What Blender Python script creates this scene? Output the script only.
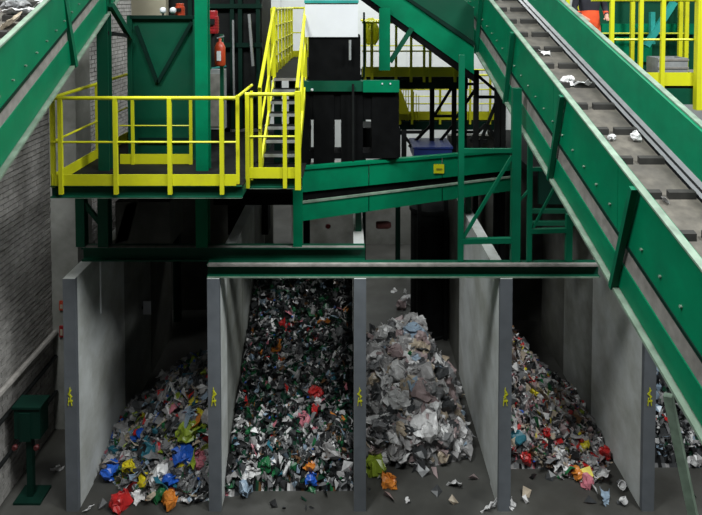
import bpy, bmesh, math, random
from mathutils import Vector, Matrix, noise, Euler
R = random.Random(7)
S = bpy.context.scene
for o in list(bpy.data.objects): bpy.data.objects.remove(o)
COL = S.collection
# ------------------------------------------------------------------ camera
F = 600.0; TILT = math.radians(2.0); HY = 5.0; CX = 350.0; H = 6.95
PY = HY + F*math.tan(TILT)
cam = bpy.data.cameras.new('camera'); cam.sensor_width = 36.0; cam.lens = 36.0*F/702.0
cam.shift_x = (351.0-CX)/702.0; cam.shift_y = -(257.5-PY)/702.0; cam.clip_end = 200
camo = bpy.data.objects.new('camera', cam); COL.objects.link(camo)
camo.location = (0, 0, H); camo.rotation_euler = (math.pi/2-TILT, 0, 0)
S.camera = camo
def ray(px, py):
    u = (px-CX)/F; v = (py-PY)/F; c, s = math.cos(TILT), math.sin(TILT)
    d = Vector((u, c-v*s, -s-v*c)); return d/d.y
def P(px, py, Y):
    return Vector((0, 0, H)) + ray(px, py)*Y
def project(p):
    c, s = math.cos(TILT), math.sin(TILT); y, z = p[1], p[2]-H
    f = y*c-z*s; d = -y*s-z*c
    return (CX+F*p[0]/f, PY+F*d/f)
# ------------------------------------------------------------------ light
W = bpy.data.worlds.new('hall_daylight'); S.world = W; W.use_nodes = True
W.node_tree.nodes['Background'].inputs[0].default_value = (0.93, 0.97, 1.0, 1)
W.node_tree.nodes['Background'].inputs[1].default_value = 0.04
def area(name, loc, target, size, power, col=(0.96, 1.0, 0.99)):
    l = bpy.data.lights.new(name, 'AREA'); l.energy = power; l.size = size[0]; l.size_y = size[1]; l.shape = 'RECTANGLE'; l.color = col
    o = bpy.data.objects.new(name, l); COL.objects.link(o); o.location = loc
    o.rotation_euler = (Vector(target)-Vector(loc)).to_track_quat('-Z', 'Y').to_euler()
for lx, ly, lz, pw in ((-3.6, 3.3, 13.5, 1350), (1.5, 3.3, 13.5, 800), (7.5, 3.3, 13.5, 1700), (-3.0, 12.5, 12.5, 350), (1.5, 17.0, 12.5, 900), (7.0, 12.5, 12.5, 350)):
    area('high_bay_lamp', (lx, ly, lz), (lx*0.8, ly+1.5, 0.0), (2.4, 2.6), pw)
S.view_settings.view_transform = 'Standard'; S.view_settings.look = 'None'
S.view_settings.gamma = 1.0; S.view_settings.use_curve_mapping = False
S.view_settings.exposure = -0.3
# ------------------------------------------------------------------ materials
MATS = {}
def mat(name, col, rough=0.5, metal=0.0, var=0.15, scale=6.0, bump=0.0, dirt=None, dirt_amt=0.5, dirt_scale=1.5, spec=0.5, alpha=None):
    if name in MATS: return MATS[name]
    m = bpy.data.materials.new(name); m.use_nodes = True; nt = m.node_tree; b = nt.nodes['Principled BSDF']
    b.inputs['Roughness'].default_value = rough; b.inputs['Metallic'].default_value = metal
    b.inputs['Specular IOR Level'].default_value = spec
    tc = nt.nodes.new('ShaderNodeNewGeometry')
    n = nt.nodes.new('ShaderNodeTexNoise'); n.inputs['Scale'].default_value = scale; n.inputs['Detail'].default_value = 5
    nt.links.new(tc.outputs['Position'], n.inputs['Vector'])
    r = nt.nodes.new('ShaderNodeValToRGB')
    r.color_ramp.elements[0].position = 0.3; r.color_ramp.elements[1].position = 0.7
    r.color_ramp.elements[0].color = (*[c*(1-var) for c in col], 1); r.color_ramp.elements[1].color = (*[min(1, c*(1+var)) for c in col], 1)
    nt.links.new(n.outputs['Fac'], r.inputs['Fac']); out = r.outputs['Color']
    if dirt:
        n2 = nt.nodes.new('ShaderNodeTexNoise'); n2.inputs['Scale'].default_value = dirt_scale; n2.inputs['Detail'].default_value = 8; n2.inputs['Roughness'].default_value = 0.65
        nt.links.new(tc.outputs['Position'], n2.inputs['Vector'])
        r2 = nt.nodes.new('ShaderNodeValToRGB'); r2.color_ramp.elements[0].position = 0.42; r2.color_ramp.elements[1].position = 0.68
        r2.color_ramp.elements[0].color = (0, 0, 0, 1); r2.color_ramp.elements[1].color = (dirt_amt,)*3+(1,)
        nt.links.new(n2.outputs['Fac'], r2.inputs['Fac'])
        mx = nt.nodes.new('ShaderNodeMix'); mx.data_type = 'RGBA'
        nt.links.new(r2.outputs['Color'], mx.inputs['Factor']); nt.links.new(out, mx.inputs['A']); mx.inputs['B'].default_value = (*dirt, 1)
        out = mx.outputs['Result']
    nt.links.new(out, b.inputs['Base Color'])
    if bump:
        bp = nt.nodes.new('ShaderNodeBump'); bp.inputs['Strength'].default_value = bump; bp.inputs['Distance'].default_value = 0.02
        nt.links.new(n.outputs['Fac'], bp.inputs['Height']); nt.links.new(bp.outputs['Normal'], b.inputs['Normal'])
    MATS[name] = m; return m
GREEN = mat('green_paint', (0.0003, 0.168, 0.076), 0.45, spec=0.14, var=0.10, scale=3, dirt=(0.004, 0.085, 0.045), dirt_amt=0.4, dirt_scale=2.5)
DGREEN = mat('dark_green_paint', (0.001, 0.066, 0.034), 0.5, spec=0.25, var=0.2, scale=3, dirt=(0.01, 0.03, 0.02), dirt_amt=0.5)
SGREEN = mat('frame_green_paint', (0.001, 0.105, 0.052), 0.5, spec=0.2, var=0.15, scale=3)
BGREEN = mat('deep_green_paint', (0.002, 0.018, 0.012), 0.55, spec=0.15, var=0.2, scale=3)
EDGE = mat('worn_pale_green_edge', (0.19, 0.26, 0.20), 0.55, var=0.3, scale=8, dirt=(0.10, 0.14, 0.10), dirt_amt=0.5)
YEL = mat('yellow_paint', (0.64, 0.64, 0.012), 0.42, var=0.08, scale=4, dirt=(0.35, 0.32, 0.03), dirt_amt=0.4, dirt_scale=4)
STEEL = mat('bare_steel', (0.33, 0.34, 0.35), 0.45, 0.3, var=0.15, scale=10)
GREYPOST = mat('grey_steel_post', (0.145, 0.16, 0.18), 0.55, 0.1, var=0.15, scale=6, dirt=(0.10, 0.10, 0.10), dirt_amt=0.4)
RUSTGREY = mat('dusty_grey_brown_steel', (0.23, 0.215, 0.20), 0.8, var=0.25, scale=9)
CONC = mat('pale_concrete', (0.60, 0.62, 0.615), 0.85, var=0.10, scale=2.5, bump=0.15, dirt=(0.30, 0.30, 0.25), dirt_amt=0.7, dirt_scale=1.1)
CONCD = mat('dirty_shaded_concrete', (0.085, 0.085, 0.075), 0.85, var=0.3, scale=2.5, bump=0.2, dirt=(0.05, 0.05, 0.03), dirt_amt=0.6)
CONCM = mat('weathered_shaded_concrete', (0.25, 0.26, 0.245), 0.85, var=0.2, scale=2.5, bump=0.15, dirt=(0.10, 0.10, 0.07), dirt_amt=0.7, dirt_scale=1.1)  # mid tone for divider panels, weathering and bay shade in one colour
FLOORM = mat('stained_concrete_floor', (0.062, 0.061, 0.056), 0.5, var=0.35, scale=1.6, bump=0.2, dirt=(0.035, 0.033, 0.028), dirt_amt=0.85, dirt_scale=0.9)
BRICK = mat('whitewashed_brick', (0.33, 0.315, 0.30), 0.85, var=0.22, scale=9, bump=0.3, dirt=(0.15, 0.14, 0.13), dirt_amt=0.7, dirt_scale=1.6)
MORTAR = mat('grimy_mortar', (0.075, 0.07, 0.065), 0.95, var=0.25, scale=8)
PALEWALL = mat('pale_hall_cladding', (0.62, 0.64, 0.63), 0.7, var=0.06, scale=2)
GREYWALL = mat('grey_concrete_wall', (0.27, 0.27, 0.25), 0.85, var=0.2, scale=2, dirt=(0.1, 0.1, 0.08), dirt_amt=0.6)
BLACK = mat('black_rubber', (0.004, 0.0042, 0.0045), 0.8, var=0.3, scale=5, spec=0.05)
DARK = mat('dark_steel', (0.010, 0.011, 0.011), 0.7, 0.0, var=0.3, scale=5, spec=0.1)
WHITE = mat('white_sheet_metal', (0.66, 0.67, 0.70), 0.4, var=0.04, scale=2, dirt=(0.5, 0.5, 0.52), dirt_amt=0.3)
BELT = mat('dusty_belt_rubber', (0.105, 0.093, 0.078), 0.85, var=0.3, scale=8, bump=0.2, dirt=(0.06, 0.055, 0.05), dirt_amt=0.7, dirt_scale=3)
CLEAT = mat('belt_cleat_rubber', (0.022, 0.02, 0.018), 0.8, var=0.3, scale=8)
RED = mat('red_paint', (0.24, 0.008, 0.012), 0.4, var=0.12, scale=6)
ORANGERED = mat('orange_red_paint', (0.38, 0.04, 0.012), 0.4, var=0.12, scale=6)
BLUEC = mat('dark_blue_plastic', (0.012, 0.03, 0.16), 0.5, var=0.15, scale=6)
TEAL = mat('teal_paint', (0.02, 0.27, 0.24), 0.45, var=0.15, scale=5)
BEIGE = mat('beige_panel', (0.33, 0.30, 0.22), 0.7, var=0.1, scale=3)
HIVIS = mat('orange_work_trousers', (0.75, 0.085, 0.02), 0.8, var=0.18, scale=9)
NAVY = mat('dark_navy_jacket', (0.012, 0.012, 0.02), 0.85, var=0.3, scale=9)
SKIN = mat('skin', (0.50, 0.27, 0.19), 0.55, var=0.06, scale=12)
HAIR = mat('dark_hair', (0.02, 0.013, 0.01), 0.7, var=0.3, scale=30)
# ------------------------------------------------------------------ mesh tools
WORLD = {}
def tag(o, label=None, cat=None, group=None, kind=None):
    if label: o['label'] = label
    if cat: o['category'] = cat
    if group: o['group'] = group
    if kind: o['kind'] = kind
    return o
def empty(name, loc, label=None, cat=None, group=None, kind=None):
    o = bpy.data.objects.new(name, None); COL.objects.link(o); o.location = loc; o.empty_display_size = 0.2
    WORLD[o.name] = Vector(loc); return tag(o, label, cat, group, kind)
class MB:
    def __init__(s): s.v = []; s.f = []; s.mi = []
    def add(s, vs, fs, mi=0):
        n = len(s.v); s.v += [Vector(p) for p in vs]; s.f += [tuple(i+n for i in f) for f in fs]; s.mi += [mi]*len(fs); return s
    def hexa(s, v, mi=0):
        return s.add(v, [(0, 3, 2, 1), (4, 5, 6, 7), (0, 1, 5, 4), (1, 2, 6, 5), (2, 3, 7, 6), (3, 0, 4, 7)], mi)
    def box(s, a, b, mi=0):
        x0, y0, z0 = [min(p, q) for p, q in zip(a, b)]; x1, y1, z1 = [max(p, q) for p, q in zip(a, b)]
        return s.hexa([(x0, y0, z0), (x1, y0, z0), (x1, y1, z0), (x0, y1, z0), (x0, y0, z1), (x1, y0, z1), (x1, y1, z1), (x0, y1, z1)], mi)
    def frame(s, p0, p1, up=(0, 0, 1)):
        d = (Vector(p1)-Vector(p0)).normalized(); u = Vector(up)
        if abs(d.dot(u)) > 0.98: u = Vector((0, 1, 0))
        x = d.cross(u).normalized(); y = x.cross(d).normalized(); return x, y
    def prof(s, p0, p1, pts, up=(0, 0, 1), mi=0):
        x, y = s.frame(p0, p1, up); p0 = Vector(p0); p1 = Vector(p1); n = len(pts)
        vs = [p0+x*a+y*b for a, b in pts]+[p1+x*a+y*b for a, b in pts]
        fs = [(i, (i+1) % n, n+(i+1) % n, n+i) for i in range(n)]+[tuple(range(n-1, -1, -1)), tuple(range(n, 2*n))]
        return s.add(vs, fs, mi)
    def bar(s, p0, p1, w, h=None, up=(0, 0, 1), mi=0):
        h = h or w; return s.prof(p0, p1, [(-w/2, -h/2), (w/2, -h/2), (w/2, h/2), (-w/2, h/2)], up, mi)
    def tube(s, p0, p1, r, n=8, r1=None, mi=0):
        x, y = s.frame(p0, p1); r1 = r if r1 is None else r1; p0 = Vector(p0); p1 = Vector(p1)
        cs = [(math.cos(2*math.pi*i/n), math.sin(2*math.pi*i/n)) for i in range(n)]
        vs = [p0+x*a*r+y*b*r for a, b in cs]+[p1+x*a*r1+y*b*r1 for a, b in cs]
        fs = [(i, (i+1) % n, n+(i+1) % n, n+i) for i in range(n)]+[tuple(range(n-1, -1, -1)), tuple(range(n, 2*n))]
        return s.add(vs, fs, mi)
    def ibeam(s, p0, p1, w, h, t=0.02, up=(0, 0, 1)):
        a, b = w/2, h/2
        return s.prof(p0, p1, [(-a, -b), (a, -b), (a, -b+t), (t/2, -b+t), (t/2, b-t), (a, b-t), (a, b), (-a, b), (-a, b-t), (-t/2, b-t), (-t/2, -b+t), (-a, -b+t)], up)
    def channel(s, p0, p1, w, h, t=0.02, up=(0, 0, 1)):
        a, b = w/2, h/2
        return s.prof(p0, p1, [(-a, -b), (a, -b), (a, -b+t), (-a+t, -b+t), (-a+t, b-t), (a, b-t), (a, b), (-a, b)], up)
    def lathe(s, c, prof, n=10, mi=0, axis='Z'):
        c = Vector(c); vs = []; fs = []
        for r, z in prof:
            for i in range(n):
                a = 2*math.pi*i/n; q = (r*math.cos(a), r*math.sin(a), z)
                if axis == 'Y': q = (q[0], q[2], q[1])
                if axis == 'X': q = (q[2], q[0], q[1])
                vs.append(c+Vector(q))
        for k in range(len(prof)-1):
            for i in range(n):
                j = (i+1) % n; fs.append((k*n+i, k*n+j, (k+1)*n+j, (k+1)*n+i))
        fs.append(tuple(range(n-1, -1, -1))); m = (len(prof)-1)*n; fs.append(tuple(range(m, m+n)))
        return s.add(vs, fs, mi)
    def build(s, name, m, parent=None, smooth=False, origin=None, **kw):
        lo = Vector([min(v[i] for v in s.v) for i in range(3)]); hi = Vector([max(v[i] for v in s.v) for i in range(3)])
        org = Vector(origin) if origin is not None else Vector(((lo.x+hi.x)/2, (lo.y+hi.y)/2, lo.z))
        me = bpy.data.meshes.new(name); me.from_pydata([v-org for v in s.v], [], s.f)
        for mm in (m if isinstance(m, (list, tuple)) else [m]): me.materials.append(mm)
        if any(s.mi): me.polygons.foreach_set('material_index', s.mi)
        if smooth: me.polygons.foreach_set('use_smooth', [True]*len(me.polygons))
        bm = bmesh.new(); bm.from_mesh(me); bmesh.ops.recalc_face_normals(bm, faces=bm.faces); bm.to_mesh(me); bm.free()
        o = bpy.data.objects.new(name, me); COL.objects.link(o)
        WORLD[o.name] = org
        if parent: o.parent = parent; o.location = org-WORLD[parent.name]
        else: o.location = org
        return tag(o, **kw)
def V(*a): return Vector(a)
# ------------------------------------------------------------------ setting
MB().box((-7, -3, -0.2), (14, 24, 0)).build('floor', FLOORM, kind='structure', label='stained dark concrete floor of the sorting hall')
XW = -4.85
wl = MB().box((XW-0.3, 3.0, 0), (XW-0.012, 22.0, 9.5)).build('wall_left', MORTAR, kind='structure', label='whitewashed brick wall on the left of the hall')
bw, bh, jt = 0.24, 0.066, 0.014
cells = []
for k in range(int(8.6/(bh+jt))):
    z = k*(bh+jt)+0.01; off = (k % 2)*0.127
    for i in range(44):
        y = 6.4+off+i*(bw+jt); cells.append((y, z))
def vis(c):
    x, y = project((XW, c[0]+bw/2, c[1])); return -6 < x < 58 and y < 400 and y > 172-1.49*x
near = sorted([c for c in cells if vis(c)], key=lambda c: c[0])[:290]
ns = set(near); rest = MB(); protos = []
for q in range(6):
    b = MB(); d = 0.004+0.005*R.random(); e = [0.003*R.random() for _ in range(8)]
    b.hexa([(-0.03, -bw/2+e[0], 0), (d, -bw/2+e[1], e[2]), (d, bw/2-e[3], 0), (-0.03, bw/2-e[4], 0), (-0.03, -bw/2, bh), (d, -bw/2+e[5], bh-e[6]), (d-0.002, bw/2, bh-e[7]), (-0.03, bw/2, bh)])
    o = b.build('brick', BRICK, wl, origin=(0, 0, 0)); protos.append(o)
for idx, c in enumerate(near):
    if idx < 6: o = protos[idx]
    else: o = protos[R.randrange(6)].copy(); COL.objects.link(o)
    o.parent = wl; o.location = V(XW, c[0]+bw/2, c[1])-WORLD[wl.name]
for c in cells:
    if c not in ns:
        d = 0.008*R.random(); y, z = c
        rest.hexa([(XW-0.03, y, z), (XW+d, y, z), (XW+d, y+bw, z), (XW-0.03, y+bw, z), (XW-0.03, y, z+bh), (XW+d, y, z+bh), (XW+d*0.7, y+bw, z+bh), (XW-0.03, y+bw, z+bh)])
rest.build('brick_courses', BRICK, wl, kind='stuff')
# concrete pilaster
pa = P(59, 200, 9.6).x; pb = P(77, 200, 9.6).x
MB().box((XW-0.05, 9.6, 0), (pb, 10.15, 9.5)).build('concrete_pilaster', GREYWALL, kind='structure', label='grey concrete pilaster against the left brick wall')
# rear walls
wb = MB().box((-7, 21.0, 0), (14, 21.25, 12)).build('wall_back', PALEWALL, kind='structure', label='pale clad rear wall of the hall')
for i in range(24):
    x = -6.8+i*0.88; MB().box((x, 20.97, 0.1), (x+0.86, 21.01, 11.8)).build('cladding_panel', PALEWALL, wb)
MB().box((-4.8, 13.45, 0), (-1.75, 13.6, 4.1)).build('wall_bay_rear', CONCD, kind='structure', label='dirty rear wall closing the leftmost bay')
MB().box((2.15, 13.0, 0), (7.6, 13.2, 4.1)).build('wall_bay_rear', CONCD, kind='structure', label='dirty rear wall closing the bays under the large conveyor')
MB().box((-1.7, 17.2, 0), (1.9, 17.4, 2.4)).build('wall_low', GREYWALL, kind='structure', label='low grey concrete wall far behind the middle bays')
# ------------------------------------------------------------------ bay dividers
DY = 8.0
DPX = [70.5, 214, 360, 505.5, 650]
DX = [P(p, 395, DY).x for p in DPX]
DT = 0.165; ZT = P(360, 279, DY).z
PANEL = [(0, 0, 2, 3), (0, 2, 2, 3), (0, 2, 2, 3), (0, 0, 0, 3), (0, 0, 2, 3)]  # deeper panels go darker: dirt plus the bay's shade put into their colour
dlab = ['leftmost concrete bay divider with free pale top edge', 'concrete bay divider between the colourful heap and the tall bottle heap',
        'concrete bay divider between the bottle heap and the white film heap', 'concrete bay divider between white film heap and mixed packaging heap',
        'rightmost concrete bay divider below the large green conveyor']
for i, x in enumerate(DX):
    t = empty('bay_divider', (x, DY, 0), dlab[i], 'divider wall', 'concrete dividers of the waste bays')
    a, b = x-DT/2, x+DT/2
    p = MB(); p.box((a, DY, 0), (b, DY+0.02, ZT)); p.box((a, DY+0.021, 0), (a+0.02, DY+0.07, ZT)); p.box((b-0.02, DY+0.021, 0), (b, DY+0.07, ZT))
    fp = p.build('front_post', GREYPOST, t, label='grey steel front post')
    y = DY+0.075
    for k, L in enumerate((0.42, 1.3, 1.3, 1.3)):
        s = 0.0 if k == 0 else 0.014
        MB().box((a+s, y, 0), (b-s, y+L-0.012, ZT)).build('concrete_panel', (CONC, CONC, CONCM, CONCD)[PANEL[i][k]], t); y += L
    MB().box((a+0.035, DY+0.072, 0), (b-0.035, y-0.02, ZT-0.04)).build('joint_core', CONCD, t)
    # hand painted yellow mark
    c = P(DPX[i], 397, DY); m = MB(); yy = DY-0.004
    def st(x0, z0, x1, z1, w=0.016): m.bar((c.x+x0, yy, c.z+z0), (c.x+x1, yy, c.z+z1), 0.008, w)
    fl = 1 if i % 2 else -1
    st(-0.03, -0.12, -0.02, -0.01); st(0.02, -0.12, 0.0, 0.0); st(-0.03, -0.06, 0.03, -0.05, 0.02); st(-0.02*fl, 0.0, 0.03*fl, 0.05, 0.02); st(-0.01, 0.02, -0.005, 0.13); st(0.02*fl, 0.05, -0.01*fl, 0.1)
    m.build('painted_mark', YEL, fp, label='small yellow painted mark')
    MB().box((a, DY, ZT+0.001), (b, y-0.02, ZT+0.004)).build('top_screed', CONC, t)
# beams
def wy(px, Y): return P(px, 262, Y).x
LB = MB(); zb = ZT+0.005
LB.ibeam((wy(208, 8.1), 8.1, zb+0.09), (wy(598, 8.1), 8.1, zb+0.09), 0.16, 0.18, 0.022)
lb = LB.build('lintel_beam', DGREEN, label='long dark green steel beam lying across the divider fronts', cat='steel beam')
MB().box((wy(209, 8.1), 8.022, zb+0.1801), (wy(597, 8.1), 8.085, zb+0.186)).build('dust_layer', RUSTGREY, lb)
MB().box((wy(209, 8.1), 8.012, zb+0.001), (wy(597, 8.1), 8.019, zb+0.021)).build('bottom_flange_edge', EDGE, lb)
MB().box((wy(209, 8.1), 8.012, zb+0.159), (wy(597, 8.1), 8.019, zb+0.179)).build('top_flange_edge', RUSTGREY, lb)
BY = 8.62
frm = empty('platform_support_frame', (wy(90, BY), BY, zb), 'dark green support frame of posts and beam under the yellow railed platform', 'steel frame')
MB().ibeam((wy(84, BY), BY, zb+0.1), (wy(365, BY), BY, zb+0.1), 0.16, 0.2, 0.022).build('beam', DGREEN, frm)
MB().box((wy(85, BY), BY-0.075, zb+0.2), (wy(364, BY), BY-0.005, zb+0.206)).build('dust_layer', RUSTGREY, frm)
MB().box((wy(85, BY), BY-0.085, zb+0.001), (wy(364, BY), BY-0.078, zb+0.02)).build('bottom_flange_edge', DGREEN, frm)
PZ = P(150, 186, 7.4).z      # platform deck level
def xat(px, py, Y): return P(px, py, Y).x
for px, w in ((82, 0.13), (105, 0.15), (203, 0.17), (298, 0.13)):
    x = xat(px, 230, BY)
    MB().ibeam((x, BY, zb+0.206), (x, BY, PZ-0.16), w, w, 0.016, up=(0, 1, 0)).build('post', GREEN if px > 110 else DGREEN, frm)
MB().bar(P(84, 203, BY), P(103, 226, BY), 0.06).build('brace', DGREEN, frm)
MB().bar((wy(84, BY), BY, PZ-0.1), (wy(300, BY), BY, PZ-0.1), 0.12, 0.12).build('cross_beam', BGREEN, frm)
# ------------------------------------------------------------------ yellow railed platform (left)
def rail_set(t, pts, post_ps, h=1.1, r=0.024, toe=True, mids=(0.55,), toe_h=0.14, postw=0.05, drop=0.1, m=YEL):
    pts = [Vector(p) for p in pts]
    for a, b in zip(pts[:-1], pts[1:]):
        u = Vector((0, 0, 1))
        MB().tube(a+u*h, b+u*h, r, 8).build('top_rail', m, t)
        for q in mids: MB().tube(a+u*q, b+u*q, r*0.62, 6).build('mid_rail', m, t)
        if toe: MB().bar(a+u*(toe_h/2+0.005), b+u*(toe_h/2+0.005), 0.012, toe_h).build('toe_board', m, t)
    for p in post_ps:
        p = Vector(p); MB().bar(p+V(0, 0, -drop), p+V(0, 0, h), postw, postw*0.8).build('post', m, t)
FY = 7.4; x0 = xat(50, 186, FY); x1 = xat(242, 186, FY); BYK = 10.6
pl = empty('access_platform', ((x0+x1)/2, FY, PZ-0.15), 'yellow railed access platform with green machine box standing on it', 'platform')
MB().box((x0, FY+0.03, PZ-0.03), (x1, BYK, PZ)).build('deck_plate', DARK, pl)
MB().channel((x0, FY+0.03, PZ-0.075), (x1, FY+0.03, PZ-0.075), 0.06, 0.15, 0.012).build('edge_channel', DGREEN, pl)
MB().box((x0, FY+0.0, PZ-0.157), (x1, FY+0.05, PZ-0.15)).build('channel_lip', EDGE, pl)
for xx in (x0+0.03, x1-0.03): MB().bar((xx, FY+0.06, PZ-0.09), (xx, BYK, PZ-0.09), 0.06, 0.12).build('side_beam', DGREEN, pl)
for yy in (8.0, 9.0, 9.8): MB().bar((x0+0.06, yy, PZ-0.085), (x1-0.06, yy, PZ-0.085), 0.08, 0.11).build('joist', BGREEN, pl)
pp = [(xat(p, 150, FY), FY-0.01, PZ) for p in (61, 116, 170, 222)]
rail_set(pl, [(x0+0.06, FY, PZ), (xat(236, 150, FY), FY, PZ)], pp)
rail_set(pl, [(x0+0.03, FY, PZ), (x0+0.03, 9.9, PZ)], [(x0+0.03, FY+0.03, PZ), (x0+0.03, 8.75, PZ)], drop=0.02)
rail_set(pl, [(x0+0.03, 9.9, PZ), (x0+0.9, 9.9, PZ)], [(x0+0.5, 9.9, PZ)], drop=0.02)
xs = xat(237, 150, FY+0.05)
MB().bar((xs, FY+0.1, PZ-0.1), (xs, FY+0.1, PZ+1.12), 0.04).build('post', YEL, pl)
MB().tube((xs, FY+0.1, PZ+1.1), (xs, 8.6, PZ+1.1), 0.02).build('top_rail', YEL, pl)
# tall columns rising through the deck
for px, Y, w in ((105, 8.15, 0.15), (203, 8.15, 0.17)):
    x = xat(px, 100, Y); MB().ibeam((x, Y, PZ), (x, Y, H+1.6), w, w*0.9, 0.015, up=(0, 1, 0)).build('column', GREEN if px > 150 else DGREEN, pl)
MB().bar(P(111, 5, 8.15), P(131, 38, 8.6), 0.07).build('knee_brace', DGREEN, pl)
MB().bar(P(107, 33, 8.2), P(131, 36, 8.6), 0.05).build('tie_bar', DARK, pl)
# green machine box on platform
mY = 8.7; bx0 = xat(132, 100, mY); bx1 = xat(196, 100, mY); bz1 = P(160, 17, mY).z
gm = empty('machine_housing', ((bx0+bx1)/2, mY, PZ), 'tall dark green box-shaped machine housing with V bracing on the platform', 'machine')
MB().box((bx0, mY, PZ+0.001), (bx1, 9.7, bz1)).build('body', DGREEN, gm)
MB().bar((bx0-0.01, mY, PZ+0.002), (bx0-0.01, mY, bz1+0.02), 0.07, 0.09).build('corner_post', DGREEN, gm)
MB().bar((bx1+0.01, mY, PZ+0.002), (bx1+0.01, mY, bz1+0.02), 0.07, 0.09).build('corner_post', DGREEN, gm)
MB().bar((bx0, mY-0.02, bz1), (bx1, mY-0.02, bz1), 0.06, 0.05).build('top_frame', BGREEN, gm)
MB().bar(P(136, 26, mY-0.03), P(157, 82, mY-0.03), 0.035, 0.05).build('brace', BGREEN, gm)
MB().bar(P(192, 22, mY-0.03), P(158, 82, mY-0.03), 0.035, 0.05).build('brace', BGREEN, gm)
MB().box((bx0+0.1, mY-0.03, PZ+0.25), (bx1-0.1, mY-0.002, PZ+0.32)).build('bottom_rib', BGREEN, gm)
rail_set(pl, [(xat(120, 150, 8.42), 8.42, PZ), (xat(192, 150, 8.42), 8.42, PZ)], [(xat(q, 150, 8.42), 8.42, PZ) for q in (133, 191)], drop=0, r=0.016, postw=0.04, h=0.94)
# motors on top
def motor(px, py, Y, r, L, m, lab, cat='motor'):
    c = P(px, py, Y); t = empty('electric_motor', (c.x, Y, c.z-L/2), lab, cat)
    MB().lathe((c.x, Y, c.z-L/2), [(r*0.9, 0), (r, 0.02), (r, L*0.75), (r*0.85, L*0.78), (r*0.85, L*0.97), (r*0.6, L)], 14).build('housing', m, t)
    for k in range(5): MB().lathe((c.x, Y, c.z-L/2+L*(0.12+0.12*k)), [(r*1.08, 0), (r*1.08, 0.012)], 14).build('cooling_fin', m, t)
    MB().box((c.x-r*0.5, Y-r*1.35, c.z-L*0.1), (c.x+r*0.5, Y-r*0.8, c.z+L*0.15)).build('terminal_box', DARK, t)
    MB().tube((c.x, Y, c.z-L/2-0.5), (c.x, Y, c.z-L/2), r*0.35).build('shaft_stand', DARK, t)
motor(213, 22, 8.9, 0.085, 0.34, RED, 'dark red upright motor behind the right platform column')
motor(180, 10, 9.0, 0.07, 0.2, ORANGERED, 'small red motor on top of the green machine housing')
c = P(220, 52, 8.6)
fe = empty('fire_extinguisher', (c.x, 8.6, c.z-0.2), 'orange-red cylinder like a fire extinguisher beside the platform column', 'extinguisher')
MB().lathe((c.x, 8.6, c.z-0.2), [(0.07, 0), (0.078, 0.02), (0.078, 0.27), (0.05, 0.33), (0.02, 0.35), (0.02, 0.4)], 14).build('cylinder', ORANGERED, fe, smooth=True)
MB().bar((c.x-0.04, 8.6, c.z+0.2), (c.x+0.06, 8.6, c.z+0.23), 0.03, 0.02).build('valve_handle', STEEL, fe)
MB().box((c.x-0.03, 8.518, c.z-0.12), (c.x+0.03, 8.526, c.z+0.02)).build('label_panel', WHITE, fe)
MB().bar((c.x, 8.72, PZ), (c.x, 8.72, c.z+0.25), 0.05).build('mounting_post', DGREEN, fe)
for px, py in ((163, 12), (173, 12)):
    c = P(px, py, 8.85); t = empty('pale_lamp_head', (c.x, 8.85, bz1), ('left' if px < 168 else 'right')+' one of two small pale lamp heads on the green machine housing', 'lamp', 'pale lamp heads on the machine housing')
    MB().tube((c.x, 8.85, bz1), (c.x, 8.85, c.z), 0.015).build('stem', DARK, t)
    MB().lathe((c.x, 8.85, c.z-0.02), [(0.03, 0), (0.05, 0.03), (0.045, 0.07), (0.02, 0.09)], 10).build('head', WHITE, t, smooth=True)
c0 = P(131, -20, 10.6); c1 = P(166, 17, 10.6)
MB().box((c0.x, 10.6, PZ), (c1.x, 10.75, c0.z)).build('beige_partition', BEIGE, label='beige partition panel behind the green machine housing', cat='panel')
# dark machine tower behind platform
tw = empty('machine_tower', (xat(225, 60, 10.9), 10.9, 0), 'dark steel machine tower with vertical pipes behind the platform', 'machine')
ta, tb = xat(166, 60, 10.9), xat(262, 60, 10.9)
MB().box((ta, 10.9, PZ), (tb, 12.2, H+2)).build('casing', DARK, tw)
for px in (190, 206, 232, 240, 258): MB().bar((xat(px, 60, 10.8), 10.85, PZ), (xat(px, 60, 10.8), 10.85, H+2), 0.07, 0.07).build('frame_post', BGREEN, tw)
MB().tube(P(249, 14, 10.7), P(253, 66, 10.7), 0.028).build('pale_pipe', STEEL, tw, label='pale vertical pipe')
MB().tube(P(233, 20, 10.7), P(234, 100, 10.7), 0.02).build('pipe', STEEL, tw)
MB().tube(P(205, 70, 10.5), P(226, 66, 10.5), 0.02).build('pipe', TEAL, tw)
for py in (6, 45, 96): MB().bar(P(205, py, 10.82), P(262, py, 10.82), 0.05, 0.08).build('cross_rail', BGREEN, tw)
for k in range(4): MB().bar((ta+0.2+k*0.42, 11.2, 4.262), (ta+0.2+k*0.42, 11.2, PZ), 0.14).build('leg', BGREEN, tw)
# pale cabinet near (217,88)
c = P(216, 104, 9.6)
cb = empty('control_cabinet', (c.x, 9.6, PZ), 'small grey control cabinet on a stand on the platform', 'cabinet')
MB().box((c.x-0.13, 9.6, PZ+0.25), (c.x+0.13, 9.8, P(216, 70, 9.6).z)).build('body', STEEL, cb)
MB().box((c.x-0.11, 9.585, PZ+0.3), (c.x+0.11, 9.6, P(216, 74, 9.6).z)).build('door', RUSTGREY, cb)
MB().box((c.x-0.1, 9.62, PZ), (c.x+0.1, 9.78, PZ+0.25)).build('stand', DARK, cb)
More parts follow.
